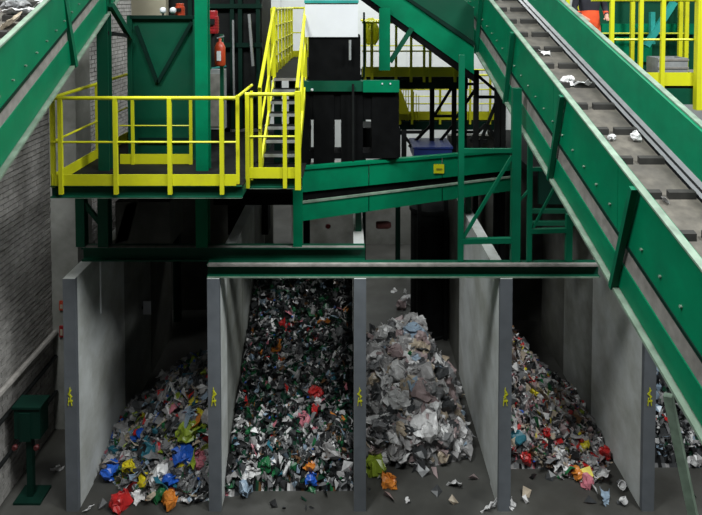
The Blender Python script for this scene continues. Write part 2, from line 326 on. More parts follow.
# ------------------------------------------------------------------ stair platform + stair
SY = 7.72; sx0 = xat(244, 180, SY); sx1 = xat(302, 180, SY)
sp = empty('stair_landing', ((sx0+sx1)/2, SY, PZ-0.15), 'small yellow railed landing at the foot of the steel stair', 'landing')
MB().box((sx0, SY+0.03, PZ-0.03), (sx1, 8.5, PZ)).build('deck_plate', DARK, sp)
MB().channel((sx0, SY+0.03, PZ-0.06), (sx1, SY+0.03, PZ-0.06), 0.06, 0.13, 0.012).build('edge_channel', DGREEN, sp)
MB().box((sx0, SY, PZ-0.137), (sx1, SY+0.05, PZ-0.13)).build('channel_lip', EDGE, sp)
rail_set(sp, [(sx0+0.02, SY, PZ), (sx1-0.02, SY, PZ)], [(sx0+0.05, SY-0.01, PZ), (xat(285, 150, SY), SY-0.01, PZ)], drop=0.12)
MB().bar((sx1-0.05, SY-0.01, PZ-0.14), (sx1-0.05, SY-0.01, PZ+1.14), 0.075, 0.06).build('corner_post', YEL, sp)
MB().bar((sx0+0.1, SY+0.02, PZ-0.02), (sx0+0.1, SY+0.02, PZ+1.14), 0.035).build('post', YEL, sp)
Y0, Y1 = 8.35, 9.7; SZ = P(280, 77, Y1).z
st = empty('steel_stair', (xat(280, 150, 8.4), Y0, PZ), 'steep steel stair with grey treads and tall yellow handrails', 'stair')
ax0, ax1 = xat(263, 150, 8.4), xat(299, 150, 8.4)
ax0u, ax1u = ax0-0.03, ax1
N = 7
for k in range(1, N+1):
    t = k/N; y = Y0+(Y1-Y0)*t; z = PZ+(SZ-PZ)*t
    tr = MB().box((ax0+0.01, y-0.17, z-0.035), (ax1-0.01, y+0.04, z)).build('tread', DARK, st)  # dark treads and pale nosings put the lit step edges into colour
    MB().box((ax0+0.01, y-0.176, z-0.04), (ax1-0.01, y-0.168, z+0.003)).build('tread_nosing', STEEL if k < N else RUSTGREY, tr)
for xx in (ax0, ax1): MB().bar((xx, Y0-0.15, PZ+0.02), (xx, Y1, SZ-0.06), 0.03, 0.16).build('stringer', YEL, st)
u = V(0, 0, 1.12)
for xx in (ax0, ax1):
    MB().tube(V(xx, Y0-0.25, PZ)+u, V(xx, Y1, SZ)+u, 0.026).build('handrail', YEL, st)
    MB().tube(V(xx, Y0-0.25, PZ)+u*0.5, V(xx, Y1, SZ)+u*0.5, 0.017).build('mid_rail', YEL, st)
    MB().bar((xx, Y1, SZ-0.05), (xx, Y1, SZ+1.14), 0.05).build('post', YEL, st)
    MB().bar((xx, (Y0+Y1)/2, (PZ+SZ)/2), (xx, (Y0+Y1)/2, (PZ+SZ)/2+1.12), 0.04).build('post', YEL, st)
    MB().bar((xx, Y0-0.2, PZ), (xx, Y0-0.2, PZ+1.14), 0.045).build('post', YEL, st)
ul = empty('upper_walkway', (ax0, 11, SZ-0.1), 'upper yellow railed walkway behind the steel stair', 'walkway')
MB().box((ax0-0.1, Y1+0.05, SZ-0.06), (ax1+0.15, 13.5, SZ)).build('deck_plate', DARK, ul)
rail_set(ul, [(ax0-0.05, Y1+0.1, SZ), (ax0-0.05, 13.4, SZ)], [(ax0-0.05, Y1+0.15+k*0.55, SZ) for k in range(7)], drop=0.02, mids=(0.3, 0.55, 0.82))
rail_set(ul, [(ax0-0.05, 13.4, SZ), (ax1+0.1, 13.4, SZ)], [(ax0+0.3, 13.4, SZ)], drop=0.02)
rail_set(ul, [(ax1+0.12, Y1+0.1, SZ), (ax1+0.12, 13.4, SZ)], [(ax1+0.12, Y1+0.15+k*1.0, SZ) for k in range(4)], drop=0.02)
for yy in (10.0, 13.3):
    for xx in (ax0+0.02, ax1-0.24): MB().bar((xx, yy, 4.262), (xx, yy, SZ-0.06), 0.12).build('leg', BGREEN, ul)
# ------------------------------------------------------------------ central hooded machine
cY = 9.5
hm = empty('hooded_sorting_machine', (xat(335, 100, cY), cY, 0), 'white hooded sorting machine with black chute in the middle', 'machine')
hx0, hx1 = xat(305, 20, cY), xat(358, 20, cY); hz = P(330, 37, cY).z
MB().box((hx0, cY, hz), (hx1, cY+1.0, H+0.9)).build('hood', WHITE, hm, label='white sheet metal hood')
MB().box((hx0-0.01, cY-0.02, P(330, 3, cY).z), (hx1+0.01, cY, P(330, 0, cY).z)).build('hood_trim', TEAL, hm)
MB().box((hx0+0.05, cY+0.03, P(330, 84, cY).z), (hx1+0.04, cY+1.0, hz)).build('chute', BLACK, hm)
MB().box((xat(302, 85, cY), cY-0.05, P(330, 91, cY).z), (xat(399, 85, cY), cY+0.15, P(330, 81, cY).z)).build('support_beam', DGREEN, hm)
MB().box((xat(363, 85, cY), cY-0.07, P(330, 91, cY).z-0.01), (xat(399, 85, cY), cY-0.05, P(330, 80, cY).z)).build('bracket_plate', GREEN, hm)
for px in (382, 390): MB().lathe((xat(px, 83, cY), cY-0.085, P(330, 83, cY).z), [(0.014, 0), (0.014, 0.015)], 8, axis='Y').build('bolt', WHITE, hm)
for a, b in ((300, 309), (313.5, 334), (341, 363), (372, 399)):
    MB().box((xat(a, 120, cY), cY, P(a, 171-0.13*(b-300), cY).z), (xat(b, 120, cY), cY+0.5, P(a, 90, cY).z)).build('lower_housing', BLACK, hm)
MB().box((xat(302, 105, cY), cY+0.02, P(330, 120, cY).z), (xat(399, 105, cY), cY+0.4, P(330, 90, cY).z)).build('skirt', BLACK, hm)
MB().box((xat(302, 160, cY), cY+0.02, P(330, 159, cY).z), (xat(399, 160, cY), cY+0.4, P(330, 153, cY).z)).build('lower_skirt', BLACK, hm)
MB().tube(P(353, 84, cY-0.1), P(353, 164, cY-0.1), 0.02).build('pipe', DARK, hm)
for px in (304, 345): MB().bar((xat(px, 120, cY+0.3), cY+0.3, 4.262), (xat(px, 120, cY+0.3), cY+0.3, P(330, 170, cY).z+0.2), 0.12).build('leg', DARK, hm)
MB().tube(P(350, 40, cY-0.05), P(350, 60, cY-0.05), 0.02).build('hose', STEEL, hm)
cY2 = 10.4
MB().box((xat(360, 140, cY2), cY2, P(360, 156, cY2).z), (xat(400, 140, cY2), cY2+0.6, P(360, 128, cY2).z)).build('lower_drum_guard', DARK, hm)
c = P(312, 90, cY-0.1); MB().lathe((c.x, c.y, c.z), [(0.012, 0), (0.024, 0.01), (0.012, 0.03)], 8, axis='Y').build('pilot_light', WHITE, hm)
# ------------------------------------------------------------------ transverse green conveyor
A0, A1 = P(296, 169, 9.0), P(516, 150, 10.5)
def tl(px_l, py_l, py_r): return P(296, py_l, 9.0), P(516, py_r, 10.5)
tc = empty('transverse_conveyor', ((A0.x+A1.x)/2, 9.7, 3.5), 'long green transverse conveyor with yellow sticker crossing behind the beam', 'conveyor')
def strip(t, name, l0, l1, r0, r1, m, th=0.05, y0=9.0, y1=10.5, off=0.0, pxl=296, pxr=516, n=1, gap=0.0):
    for k in range(n):
        s, e = k/n, (k+1)/n-gap
        def q(py0, py1, s_):
            px = pxl+(pxr-pxl)*s_ ; Y = 1/((1-s_)/y0+s_/y1)
            return P(px, py0+(py1-py0)*s_, Y)+V(0, off, 0)
        a, b, c_, d = q(l1, r1, s), q(l1, r1, e), q(l0, r0, e), q(l0, r0, s)
        dd = V(0.0, th, 0)
        MB().hexa([a, b, b+dd, a+dd, d, c_, c_+dd, d+dd]).build(name, m, t)
strip(tc, 'side_panel', 169, 193, 150, 170, GREEN, n=3, gap=0.004)
strip(tc, 'top_flange', 167, 170, 148.5, 151, GREEN, th=0.1, off=-0.03)
strip(tc, 'recess_plate', 193, 203, 170, 176, BLACK, off=0.05)
strip(tc, 'bottom_channel', 203, 222, 176, 190, GREEN, n=3, gap=0.004)
strip(tc, 'channel_edge', 202, 204, 175.5, 177, EDGE, th=0.05, off=-0.02)
strip(tc, 'belt', 188, 192, 165, 169, BELT, th=0.9, off=0.06)
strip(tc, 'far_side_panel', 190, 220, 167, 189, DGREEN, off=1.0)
strip(tc, 'sticker', 164, 173, 164, 173, YEL, th=0.005, pxl=433.5, pxr=444, y0=9.87, y1=9.96, off=-0.02)
strip(tc, 'sticker_print', 168, 169.4, 168, 169.4, mat('olive_print', (0.25, 0.26, 0.02), 0.6), th=0.003, pxl=436, pxr=442, y0=9.88, y1=9.94, off=-0.024)
for x, Y in ((DX[2], 9.75), (DX[3]-0.02, 10.6)):
    MB().bar((x, Y, ZT+0.005), (x, Y, 3.75), 0.1).build('leg', DGREEN, tc)
c = P(376, 225, 9.9); MB().lathe((c.x, c.y, c.z), [(0.05, 0), (0.065, 0.03), (0.065, 0.2), (0.04, 0.25)], 12, axis='X').build('drive_motor', mat('dusty_red_paint', (0.10, 0.02, 0.018), 0.6), tc, label='dull red drive motor')
c = P(328, 227, 9.9); MB().lathe((c.x, c.y, c.z), [(0.03, 0), (0.045, 0.03), (0.03, 0.08)], 10, axis='Y').build('red_knob', RED, tc)
strip(tc, 'underside_tray', 219, 224, 187, 192, BLACK, th=0.9, off=0.1)
# ------------------------------------------------------------------ large inclined conveyors
def conveyor(name, label, B0, Yb, vp, inner, hgt, Ys, Ye, posts, bolts, sgn, belt_in, legs, k=1.0):
    d = ray(*vp); t = empty(name, (B0.x, Yb, 0), label, 'conveyor', 'large inclined conveyors')
    dz = d.z
    def at(Y, dx, dzz): return V(B0.x+d.x*(Y-Yb)+sgn*dx*k, Y, B0.z+dz*(Y-Yb)+dzz*k)
    def plate(nm, Ya, Yc, x0, z0, x1, z1, th, m, n=1, gap=0.0, **kw):
        L = (Yc-Ya)/n; nx = Vector((z1-z0, 0, -(x1-x0))).normalized()*th
        for i_ in range(n):
            a, c_ = Ya+i_*L, Ya+(i_+1)*L-gap
            def q(Y, x, z, o): return at(Y, x+nx.x*o, z+nx.z*o)
            pl_ = MB().hexa([q(a, x0, z0, 0), q(c_, x0, z0, 0), q(c_, x0, z0, 1), q(a, x0, z0, 1), q(a, x1, z1, 0), q(c_, x1, z1, 0), q(c_, x1, z1, 1), q(a, x1, z1, 1)]).build(nm, m, t, **kw)
        return pl_
    h1, h2, h3, h4 = hgt                       # panel bottom, recess bottom, channel bottom, flange bottom
    ps = sorted(posts)
    seg = [Ys]+[p for p in ps if Ys < p < Ye]+[Ye]
    panels = [(a, c_, plate('side_panel', a, c_-0.008, 0, -h1, 0, 0, 0.05, GREEN)) for a, c_ in zip(seg[:-1], seg[1:])]
    plate('top_flange', Ys, Ye, -0.035, 0.0, 0.03, 0.0, -0.02, EDGE, label='pale worn top flange')
    plate('panel_lip', Ys, Ye, -0.012, -h1, 0.0, -h1, 0.035, BGREEN)
    plate('recess_plate', Ys, Ye, 0.012, -h2-0.005, 0.012, -h1-0.03, 0.02, RUSTGREY)
    for a, c_ in zip(seg[:-1], seg[1:]): plate('bottom_channel', a, c_-0.008, 0, -h3, 0, -h2, 0.04, GREEN)
    plate('bottom_flange', Ys, Ye, -0.05, -h4, 0.03, -h4, -0.03, EDGE, label='pale worn bottom flange')
    for p in ps:
        # stiffener square to the belt: foot at Y=p on the lower flange
        nrm = Vector((0, -dz, 1)).normalized(); foot = at(p, -0.035, -h4); tip = foot+nrm*(k*h4/math.sqrt(1+dz*dz))
        MB().bar(foot, tip, 0.055, 0.06, up=(1, 0, 0)).build('stiffener', SGREEN, t)
    for p in bolts:
        c_ = at(p, -0.001, -h1*0.77); MB().lathe(c_, [(0.012*k, 0), (0.012*k, -0.018*sgn)], 6, axis='X').build('bolt', EDGE, next((q[2] for q in panels if q[0] <= p < q[1]), t))
    bx0, bx1, bz, xr, rz0 = belt_in
    plate('inner_skirt', Ys, Ye, 0.05, -0.1, bx0, bz, 0.02, STEEL)
    bl = plate('belt', Ys, Ye, bx0, bz, bx1, bz, 0.04, BELT)
    plate('return_belt', Ys, Ye, bx0, -h2-0.05, bx1, -h2-0.05, 0.03, BELT)
    Y = Ys+0.1
    mid = (bx0+bx1)/2; n_ = 0
    while Y < Ye-0.3 and n_ < 60:
        for (a, c_) in ((bx0+0.03, mid-0.03), (mid+0.04, bx1-0.02)):
            MB().hexa([at(Y, a, bz), at(Y, c_, bz), at(Y+0.05, c_, bz), at(Y+0.05, a, bz), at(Y, a, bz+0.07), at(Y, c_, bz+0.07), at(Y+0.05, c_, bz+0.07), at(Y+0.05, a, bz+0.07)]).build('belt_cleat', CLEAT, bl)
        Y += 0.56*k; n_ += 1
    plate('rubber_seal', Ys, Ye, bx1, bz, bx1+0.02, bz+0.02, 0.02, BLACK)
    plate('steel_skirt', Ys, Ye, bx1+0.02, bz+0.02, xr, rz0, 0.02, mat('worn_skirt_steel', (0.23, 0.235, 0.245), 0.5, 0.1, var=0.15, scale=7), n=1)
    plate('skirt_seam', Ys, Ye, bx1+(xr-bx1)*0.3, bz+(rz0-bz)*0.3+0.012, bx1+(xr-bx1)*0.42, bz+(rz0-bz)*0.42+0.012, 0.01, DARK)
    plate('skirt_edge', Ys, Ye, bx1+(xr-bx1)*0.75, bz+(rz0-bz)*0.75+0.012, bx1+(xr-bx1)*0.82, bz+(rz0-bz)*0.82+0.012, 0.01, DARK)
    plate('guard_panel', Ys, Ye, xr, rz0-0.05, xr, 0.0, -0.05, GREEN)
    plate('guard_lip', Ys, Ye, xr-0.01, 0.0, xr+0.06, 0.0, -0.02, EDGE)
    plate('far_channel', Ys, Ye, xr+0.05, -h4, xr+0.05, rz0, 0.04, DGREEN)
    Y = Ys+0.5
    while Y < Ye: 
        MB().tube(at(Y, 0.03, -h2-0.12), at(Y, xr, -h2-0.12), 0.045).build('return_roller', DARK, t); Y += 1.5
    for a, b in legs: MB().bar(a, b, 0.08).build('leg', EDGE if a.y < 7 else DGREEN, t)
    return at
B0 = P(600, 138, 6.0); sc = 100.0
rc = conveyor('inclined_conveyor', 'large green inclined conveyor with cleated belt rising on the right', B0, 6.0, (320, -215), 1, (0.655, 0.90, 1.17, 1.22), 3.6, 14.0,
         (5.63, 7.22, 9.0, 10.7, 12.4), [4.6+0.29*k for k in range(28)], 1, (0.30, 0.965, -0.585, 1.14, -0.48),
         [(P(668, 395, 5.9), V(P(700, 515, 5.6).x+0.35, 5.5, 0))])
B1 = P(0, 45, 4.5)
lc = conveyor('inclined_conveyor', 'green inclined conveyor in the upper left corner', B1, 4.5, (240, -182), 1, (0.60, 0.80, 1.16, 1.21), 3.0, 10.4,
         (3.8, 6.4, 8.9), [3.6+0.28*k for k in range(20)], -1, (0.30, 0.965, -0.30, 1.14, -0.24), [], k=0.78)
# litter carried on the belts (filled in later)
# ------------------------------------------------------------------ support frame right of centre
sf = empty('conveyor_support_frame', (xat(515, 250, 8.25), 8.25, ZT+0.18), 'green braced steel frame standing on the long beam below the large conveyor', 'steel frame')
zbm = ZT+0.192
def col(px, pyt, Y, w, m=SGREEN, zb_=None):
    x = xat(px, 250, Y); MB().bar((x, Y, zb_ if zb_ is not None else zbm), (x, Y, P(px, pyt, Y).z), w, w*0.8).build('column', m, sf)
col(460.5, 55, 8.13, 0.075); col(515, 88, 8.13, 0.12); col(529, 100, 8.13, 0.065); col(568.5, 214, 8.13, 0.085)
def brc(a, b, w=0.05, Y=8.13, m=SGREEN, nm='brace'): MB().bar(P(*a, Y), P(*b, Y), w).build(nm, m, sf)
brc((463, 238), (512, 156), 0.04, m=SGREEN); brc((460, 150.5), (515, 150.5), 0.055, nm='cross_bar'); brc((461, 241), (515, 240), 0.07, nm='cross_bar')
brc((530, 231), (568, 230), 0.06, nm='cross_bar'); brc((533, 228), (556, 184), 0.03); brc((530, 169), (545, 169), 0.05, nm='cross_bar')
brc((515, 205), (529, 190), 0.03)
# dark fascia and deck above right bays
dk = empty('covered_deck', (4.5, 10.5, 4.0), 'dark green deck and fascia panels over the right-hand bays', 'deck')
MB().box((2.98, 9.7, 4.15), (7.5, 12.9, 4.25)).build('deck_plate', DARK, dk)
for k in range(3): MB().box((P(538+k*26, 210, 9.65).x, 9.62, 3.72), (P(563+k*26, 210, 9.65).x, 9.68, 4.3)).build('fascia_panel', BGREEN, dk)
for zz in (3.42, 3.62): MB().bar((P(530, 200, 9.6).x, 9.6, zz), (P(640, 200, 9.6).x, 9.6, zz), 0.08, 0.06).build('cross_rail', DGREEN, dk)
for xx in (3.2, 7.3): MB().bar((xx, 12.6, 0), (xx, 12.6, 4.15), 0.14).build('post', BGREEN, dk)
MB().bar((DX[4], 9.75, ZT+0.005), (DX[4], 9.75, 4.15), 0.1).build('post', BGREEN, dk)
# dark deck with ducting above left bays (under platform / behind)
ld = empty('covered_deck', (-2.8, 11, 4.2), 'dark steel deck with ducts over the left-hand bays', 'deck')
MB().box((-3.95, 8.75, 4.18), (-0.86, 13.3, 4.26)).build('deck_plate', DARK, ld)
MB().box((xat(118, 222, 9.3), 9.2, P(150, 244, 9.3).z), (xat(172, 222, 9.3), 9.9, P(150, 200, 9.3).z)).build('duct', CONCD, ld)
MB().hexa([P(115, 244, 9.2), P(128, 240, 9.2), P(128, 240, 9.9), P(115, 244, 9.9), P(126, 205, 9.2), P(138, 200, 9.2), P(138, 200, 9.9), P(126, 205, 9.9)]).build('chute_plate', CONCD, ld)
for x in (-3.8, -2.0, -0.95): MB().bar((x, 13.0, 0), (x, 13.0, 4.18), 0.14).build('post', BGREEN, ld)
MB().bar((-3.95, 9.4, 4.1), (-0.86, 9.4, 4.1), 0.1, 0.14).build('joist', BGREEN, ld)
MB().box((xat(215, 215, 9.6), 9.5, 3.75), (xat(300, 215, 9.6), 10.3, 4.17)).build('hanging_duct', BLACK, ld)
MB().box((xat(228, 235, 12), 12, 2.3), (xat(268, 235, 12), 12.4, 4.17)).build('added_dark_screen', BLACK, ld)  # black sheet added to keep the gap behind the duct dark
# ------------------------------------------------------------------ upper cross conveyor, centre back
uc = empty('descending_conveyor', (xat(420, 30, 10.6), 10.6, 5), 'dark green conveyor sloping down to the right behind the large one', 'conveyor')
def quad(name, pts, Y, th, m, t, **kw):
    a = [P(x, y, Y) for x, y in pts]; dd = V(0, th, 0)
    MB().add(a+[p+dd for p in a], [(0, 1, 2, 3), (7, 6, 5, 4), (0, 4, 5, 1), (1, 5, 6, 2), (2, 6, 7, 3), (3, 7, 4, 0)]).build(name, m, t, **kw)
quad('side_panel', [(344, -19), (380, -19), (474, 45.5), (474, 74.3)], 10.6, 0.05, GREEN, uc)
quad('panel_rib', [(380, -19), (384, -19), (475, 42), (474, 46.5)], 10.56, 0.1, BGREEN, uc)
quad('upper_guard', [(384, -19), (440, -19), (474, 8), (474, 41)], 10.62, 0.05, DGREEN, uc)
quad('underside', [(336, -19), (344, -19), (474, 74.3), (474, 82)], 10.62, 0.9, BLACK, uc)
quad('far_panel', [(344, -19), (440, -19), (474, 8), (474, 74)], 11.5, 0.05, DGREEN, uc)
x = xat(384.5, 40, 10.5); MB().bar((x, 10.5, P(384, 70, 10.5).z), (x, 10.5, P(384, 8, 10.5).z), 0.19, 0.14).build('post', GREEN, uc)
MB().bar(P(390, 62, 10.55), P(412, 28, 10.55), 0.08).build('brace', DGREEN, uc)
# ------------------------------------------------------------------ middle yellow platform(s)
def ypad(name, label, pxa, pxb, pyd, Y, depth, px_posts, lg=None, h=1.1, mids=(0.52,), legs=True):
    z = P(pxa, pyd, Y).z; xa, xb = xat(pxa, pyd, Y), xat(pxb, pyd, Y)
    t = empty(name, ((xa+xb)/2, Y, z), label, 'platform')
    MB().box((xa, Y+0.02, z-0.05), (xb, Y+depth, z)).build('deck_plate', DARK, t)
    MB().bar((xa, Y+0.03, z-0.14), (xb, Y+0.03, z-0.14), 0.08, 0.2).build('edge_beam', BGREEN, t)
    rail_set(t, [(xa, Y, z), (xb, Y, z)], [(xat(p, pyd-20, Y), Y-0.02, z) for p in px_posts], h=h, mids=mids, toe_h=0.2, postw=0.05, r=0.028)
    rail_set(t, [(xa, Y+depth, z), (xb, Y+depth, z)], [(xat(p, pyd-20, Y+depth), Y+depth, z) for p in px_posts], h=h, mids=mids, toe=False)
    if legs:
        for xx in ((xa+0.1, xb-0.1) if lg is None else [xat(q, pyd, Y+depth*0.5) for q in lg]): MB().bar((xx, Y+depth*0.5, 0), (xx, Y+depth*0.5, z-0.05), 0.12).build('leg', BGREEN, t)
    return t, z
mp, mz = ypad('middle_platform', 'yellow edged platform behind the white hooded machine', 362, 468, 77, 12.0, 1.6, (365, 372, 396, 411, 424, 430, 455), lg=(363, 464))
MB().bar((xat(364, 40, 11.95), 11.95, mz), (xat(364, 40, 11.95), 11.95, mz+1.3), 0.04).build('post', DGREEN, mp)
c = P(371, 30, 12.6); vt = empty('yellow_vest', (c.x, 12.6, c.z-0.35), 'bright yellow crumpled cover hanging on the rail behind the hood', 'cover')
m = MB(); m.lathe((c.x, 12.6, c.z-0.3), [(0.10, 0), (0.16, 0.1), (0.17, 0.3), (0.11, 0.5), (0.05, 0.56)], 9); 
for i, v in enumerate(m.v): v += Vector(noise.noise_vector(v*9))*0.05; v.y = 12.6+(v.y-12.6)*0.5
m.build('cloth', YEL, vt)
MB().tube((c.x, 12.62, mz), (c.x, 12.62, c.z+0.2), 0.015).build('pole', DGREEN, vt)
bp_, bz_ = ypad('rear_platform', 'far yellow platform seen through the dark trusses', 396, 500, 120, 14.6, 1.2, (400, 412, 440, 470, 490), mids=(0.4, 0.75))
for k in range(9): MB().bar((xat(398+k*2.6, 100, 14.58), 14.58, bz_), (xat(398+k*2.6, 100, 14.58), 14.58, bz_+1.0-0.05*k), 0.018).build('picket', YEL, bp_)
quad('stair_flank', [(388, 84), (399, 84), (410, 114), (396, 114)], 14.5, 0.05, YEL, bp_)
# dark truss towers
def truss(name, label, Y, verts, bars, w=0.09, zb_=0.0):
    t = empty(name, (P(*verts[0][:2], Y).x, Y, 0), label, 'truss tower')
    for px, pyt, pyb in verts: 
        x = xat(px, 110, Y); MB().bar((x, Y, zb_), (x, Y, P(px, pyt, Y).z), w).build('column', DARK, t)
    for a, b in bars: MB().bar(P(*a, Y+0.03), P(*b, Y+0.03), w*0.6).build('brace', DARK, t)
truss('truss_tower', 'black lattice tower under the descending conveyor', 12.6, [(432, 80, 150), (454, 78, 150), (476, 75, 150)],
      [((434, 116), (454, 84)), ((434, 116), (454, 116)), ((409, 147), (434, 122)), ((456, 118), (476, 88)), ((432, 84), (476, 84)), ((456, 132), (476, 132)), ((436, 146), (454, 124))])
truss('truss_tower', 'black lattice tower close beside the large conveyor', 11.2, [(476, 70, 150), (497, 80, 150), (503, 90, 150)],
      [((476, 97), (494, 97)), ((478, 148), (498, 98)), ((487, 124), (497, 140)), ((470, 140), (486, 124)), ((487, 141), (470, 141)), ((476, 74), (497, 92))])
truss('truss_tower', 'black diagonal braced trestle left of the lattice towers', 17.3, [(404, 118, 150), (397, 90, 150)],
      [((412, 150), (428, 122)), ((397, 128), (418, 152)), ((405, 132), (424, 132))], w=0.14, zb_=2.402)
c = P(426, 147, 12.0)
bc = empty('blue_container', (c.x, 12.0, c.z-0.2), 'dark blue container behind the transverse conveyor', 'container')
MB().box((P(414, 147, 12).x, 12, c.z-0.25), (P(452, 147, 12).x, 12.8, c.z-0.04)).build('body', BLUEC, bc)
MB().box((P(413, 147, 12).x, 11.98, c.z-0.04), (P(453, 147, 12).x, 12.82, c.z)).build('rim', BLUEC, bc)
for q in (0.1, 0.65): MB().box((P(414, 147, 12).x+q, 12.2, 0), (P(414, 147, 12).x+q+0.08, 12.3, c.z-0.25)).build('stand_leg', DARK, bc)
# grey silo-like drum seen under the transverse conveyor
c = P(432, 245, 12.2)
MB().lathe((c.x, 12.6, 0), [(0.42, 0), (0.42, 0.05), (0.40, 0.07), (0.40, 2.6), (0.43, 2.62), (0.43, 2.7), (0.2, 2.9)], 24).build('steel_drum_tower', DARK, smooth=False, label='dark cylindrical steel vessel behind the white film heap', cat='vessel')
# ------------------------------------------------------------------ right platform with worker
rY = 9.0
rz = P(660, 86, rY).z
rp = empty('worker_platform', (xat(650, 80, rY), rY, rz), 'yellow railed platform at the upper right where a worker stands', 'platform')
ra, rb = 3.62, xat(760, 80, rY)
MB().box((ra, rY+0.02, rz-0.05), (rb, 12, rz)).build('deck_plate', DARK, rp)
MB().bar((ra, rY+0.04, rz-0.16), (rb, rY+0.04, rz-0.16), 0.08, 0.24).build('edge_beam', DGREEN, rp)
rail_set(rp, [(ra, rY, rz), (rb, rY, rz)], [(xat(p, 40, rY), rY-0.02, rz) for p in (611, 640, 662)], h=1.3, mids=(0.70,), toe_h=0.2, postw=0.058, r=0.03, drop=0.05)
MB().bar((xat(698, 40, rY), rY-0.05, rz-0.35), (xat(698, 40, rY), rY-0.05, rz+1.9), 0.12, 0.1).build('corner_post', YEL, rp)
rail_set(rp, [(ra, 11.0, rz), (rb, 11.0, rz)], [(xat(p, 40, 11.0), 11.0, rz) for p in (567, 577, 632, 680, 686, 740)], h=1.55, mids=(0.7,), toe=False, drop=0, postw=0.07)
for p in (620, 720): MB().bar((xat(p, 40, 11.6), 11.6, 4.252), (xat(p, 40, 11.6), 11.6, rz-0.05), 0.14).build('leg', BGREEN, rp)
gmx = empty('green_machine', (xat(650, 40, 11.5), 11.5, rz), 'big dark green machine body behind the right railing', 'machine')
MB().box((xat(595, 40, 11.4), 11.3, rz+0.002), (xat(740, 40, 11.4), 11.95, H+1.2)).build('body', DGREEN, gmx)
MB().box((xat(612, 40, 11.4), 11.24, rz+0.15), (xat(648, 40, 11.4), 11.3, H-0.6)).build('door_panel', GREEN, gmx)
MB().box((xat(598, 40, 11.4), 11.22, H-0.55), (xat(690, 40, 11.4), 11.3, H-0.35)).build('cross_rib', GREEN, gmx)
MB().bar(P(646, 46, 10.8), P(674, 2, 10.8), 0.10).build('slanted_arm', TEAL, gmx, label='teal slanted arm')
MB().bar(P(652, 44, 10.85), P(652, 12, 10.85), 0.08).build('upright_arm', TEAL, gmx)
gb = empty('grey_crate', (xat(668, 62, 10.3), 10.3, rz), 'small grey crate on the right platform behind railing', 'crate')
q0, q1 = xat(658, 62, 10.3), xat(688, 62, 10.3); zt = P(668, 58, 10.3).z
for a, b in (((q0, 10.3, rz), (q1, 10.33, zt)), ((q0, 10.67, rz), (q1, 10.7, zt)), ((q0, 10.33, rz), (q0+0.03, 10.67, zt)), ((q1-0.03, 10.33, rz), (q1, 10.67, zt))): MB().box(a, b).build('side', STEEL, gb)
MB().box((q0, 10.3, rz), (q1, 10.7, rz+0.03)).build('bottom', STEEL, gb)
for zz in (0.4, 0.85): MB().box((q0-0.01, 10.285, rz+(zt-rz)*zz), (q1+0.01, 10.3, rz+(zt-rz)*zz+0.03)).build('rim', RUSTGREY, gb)
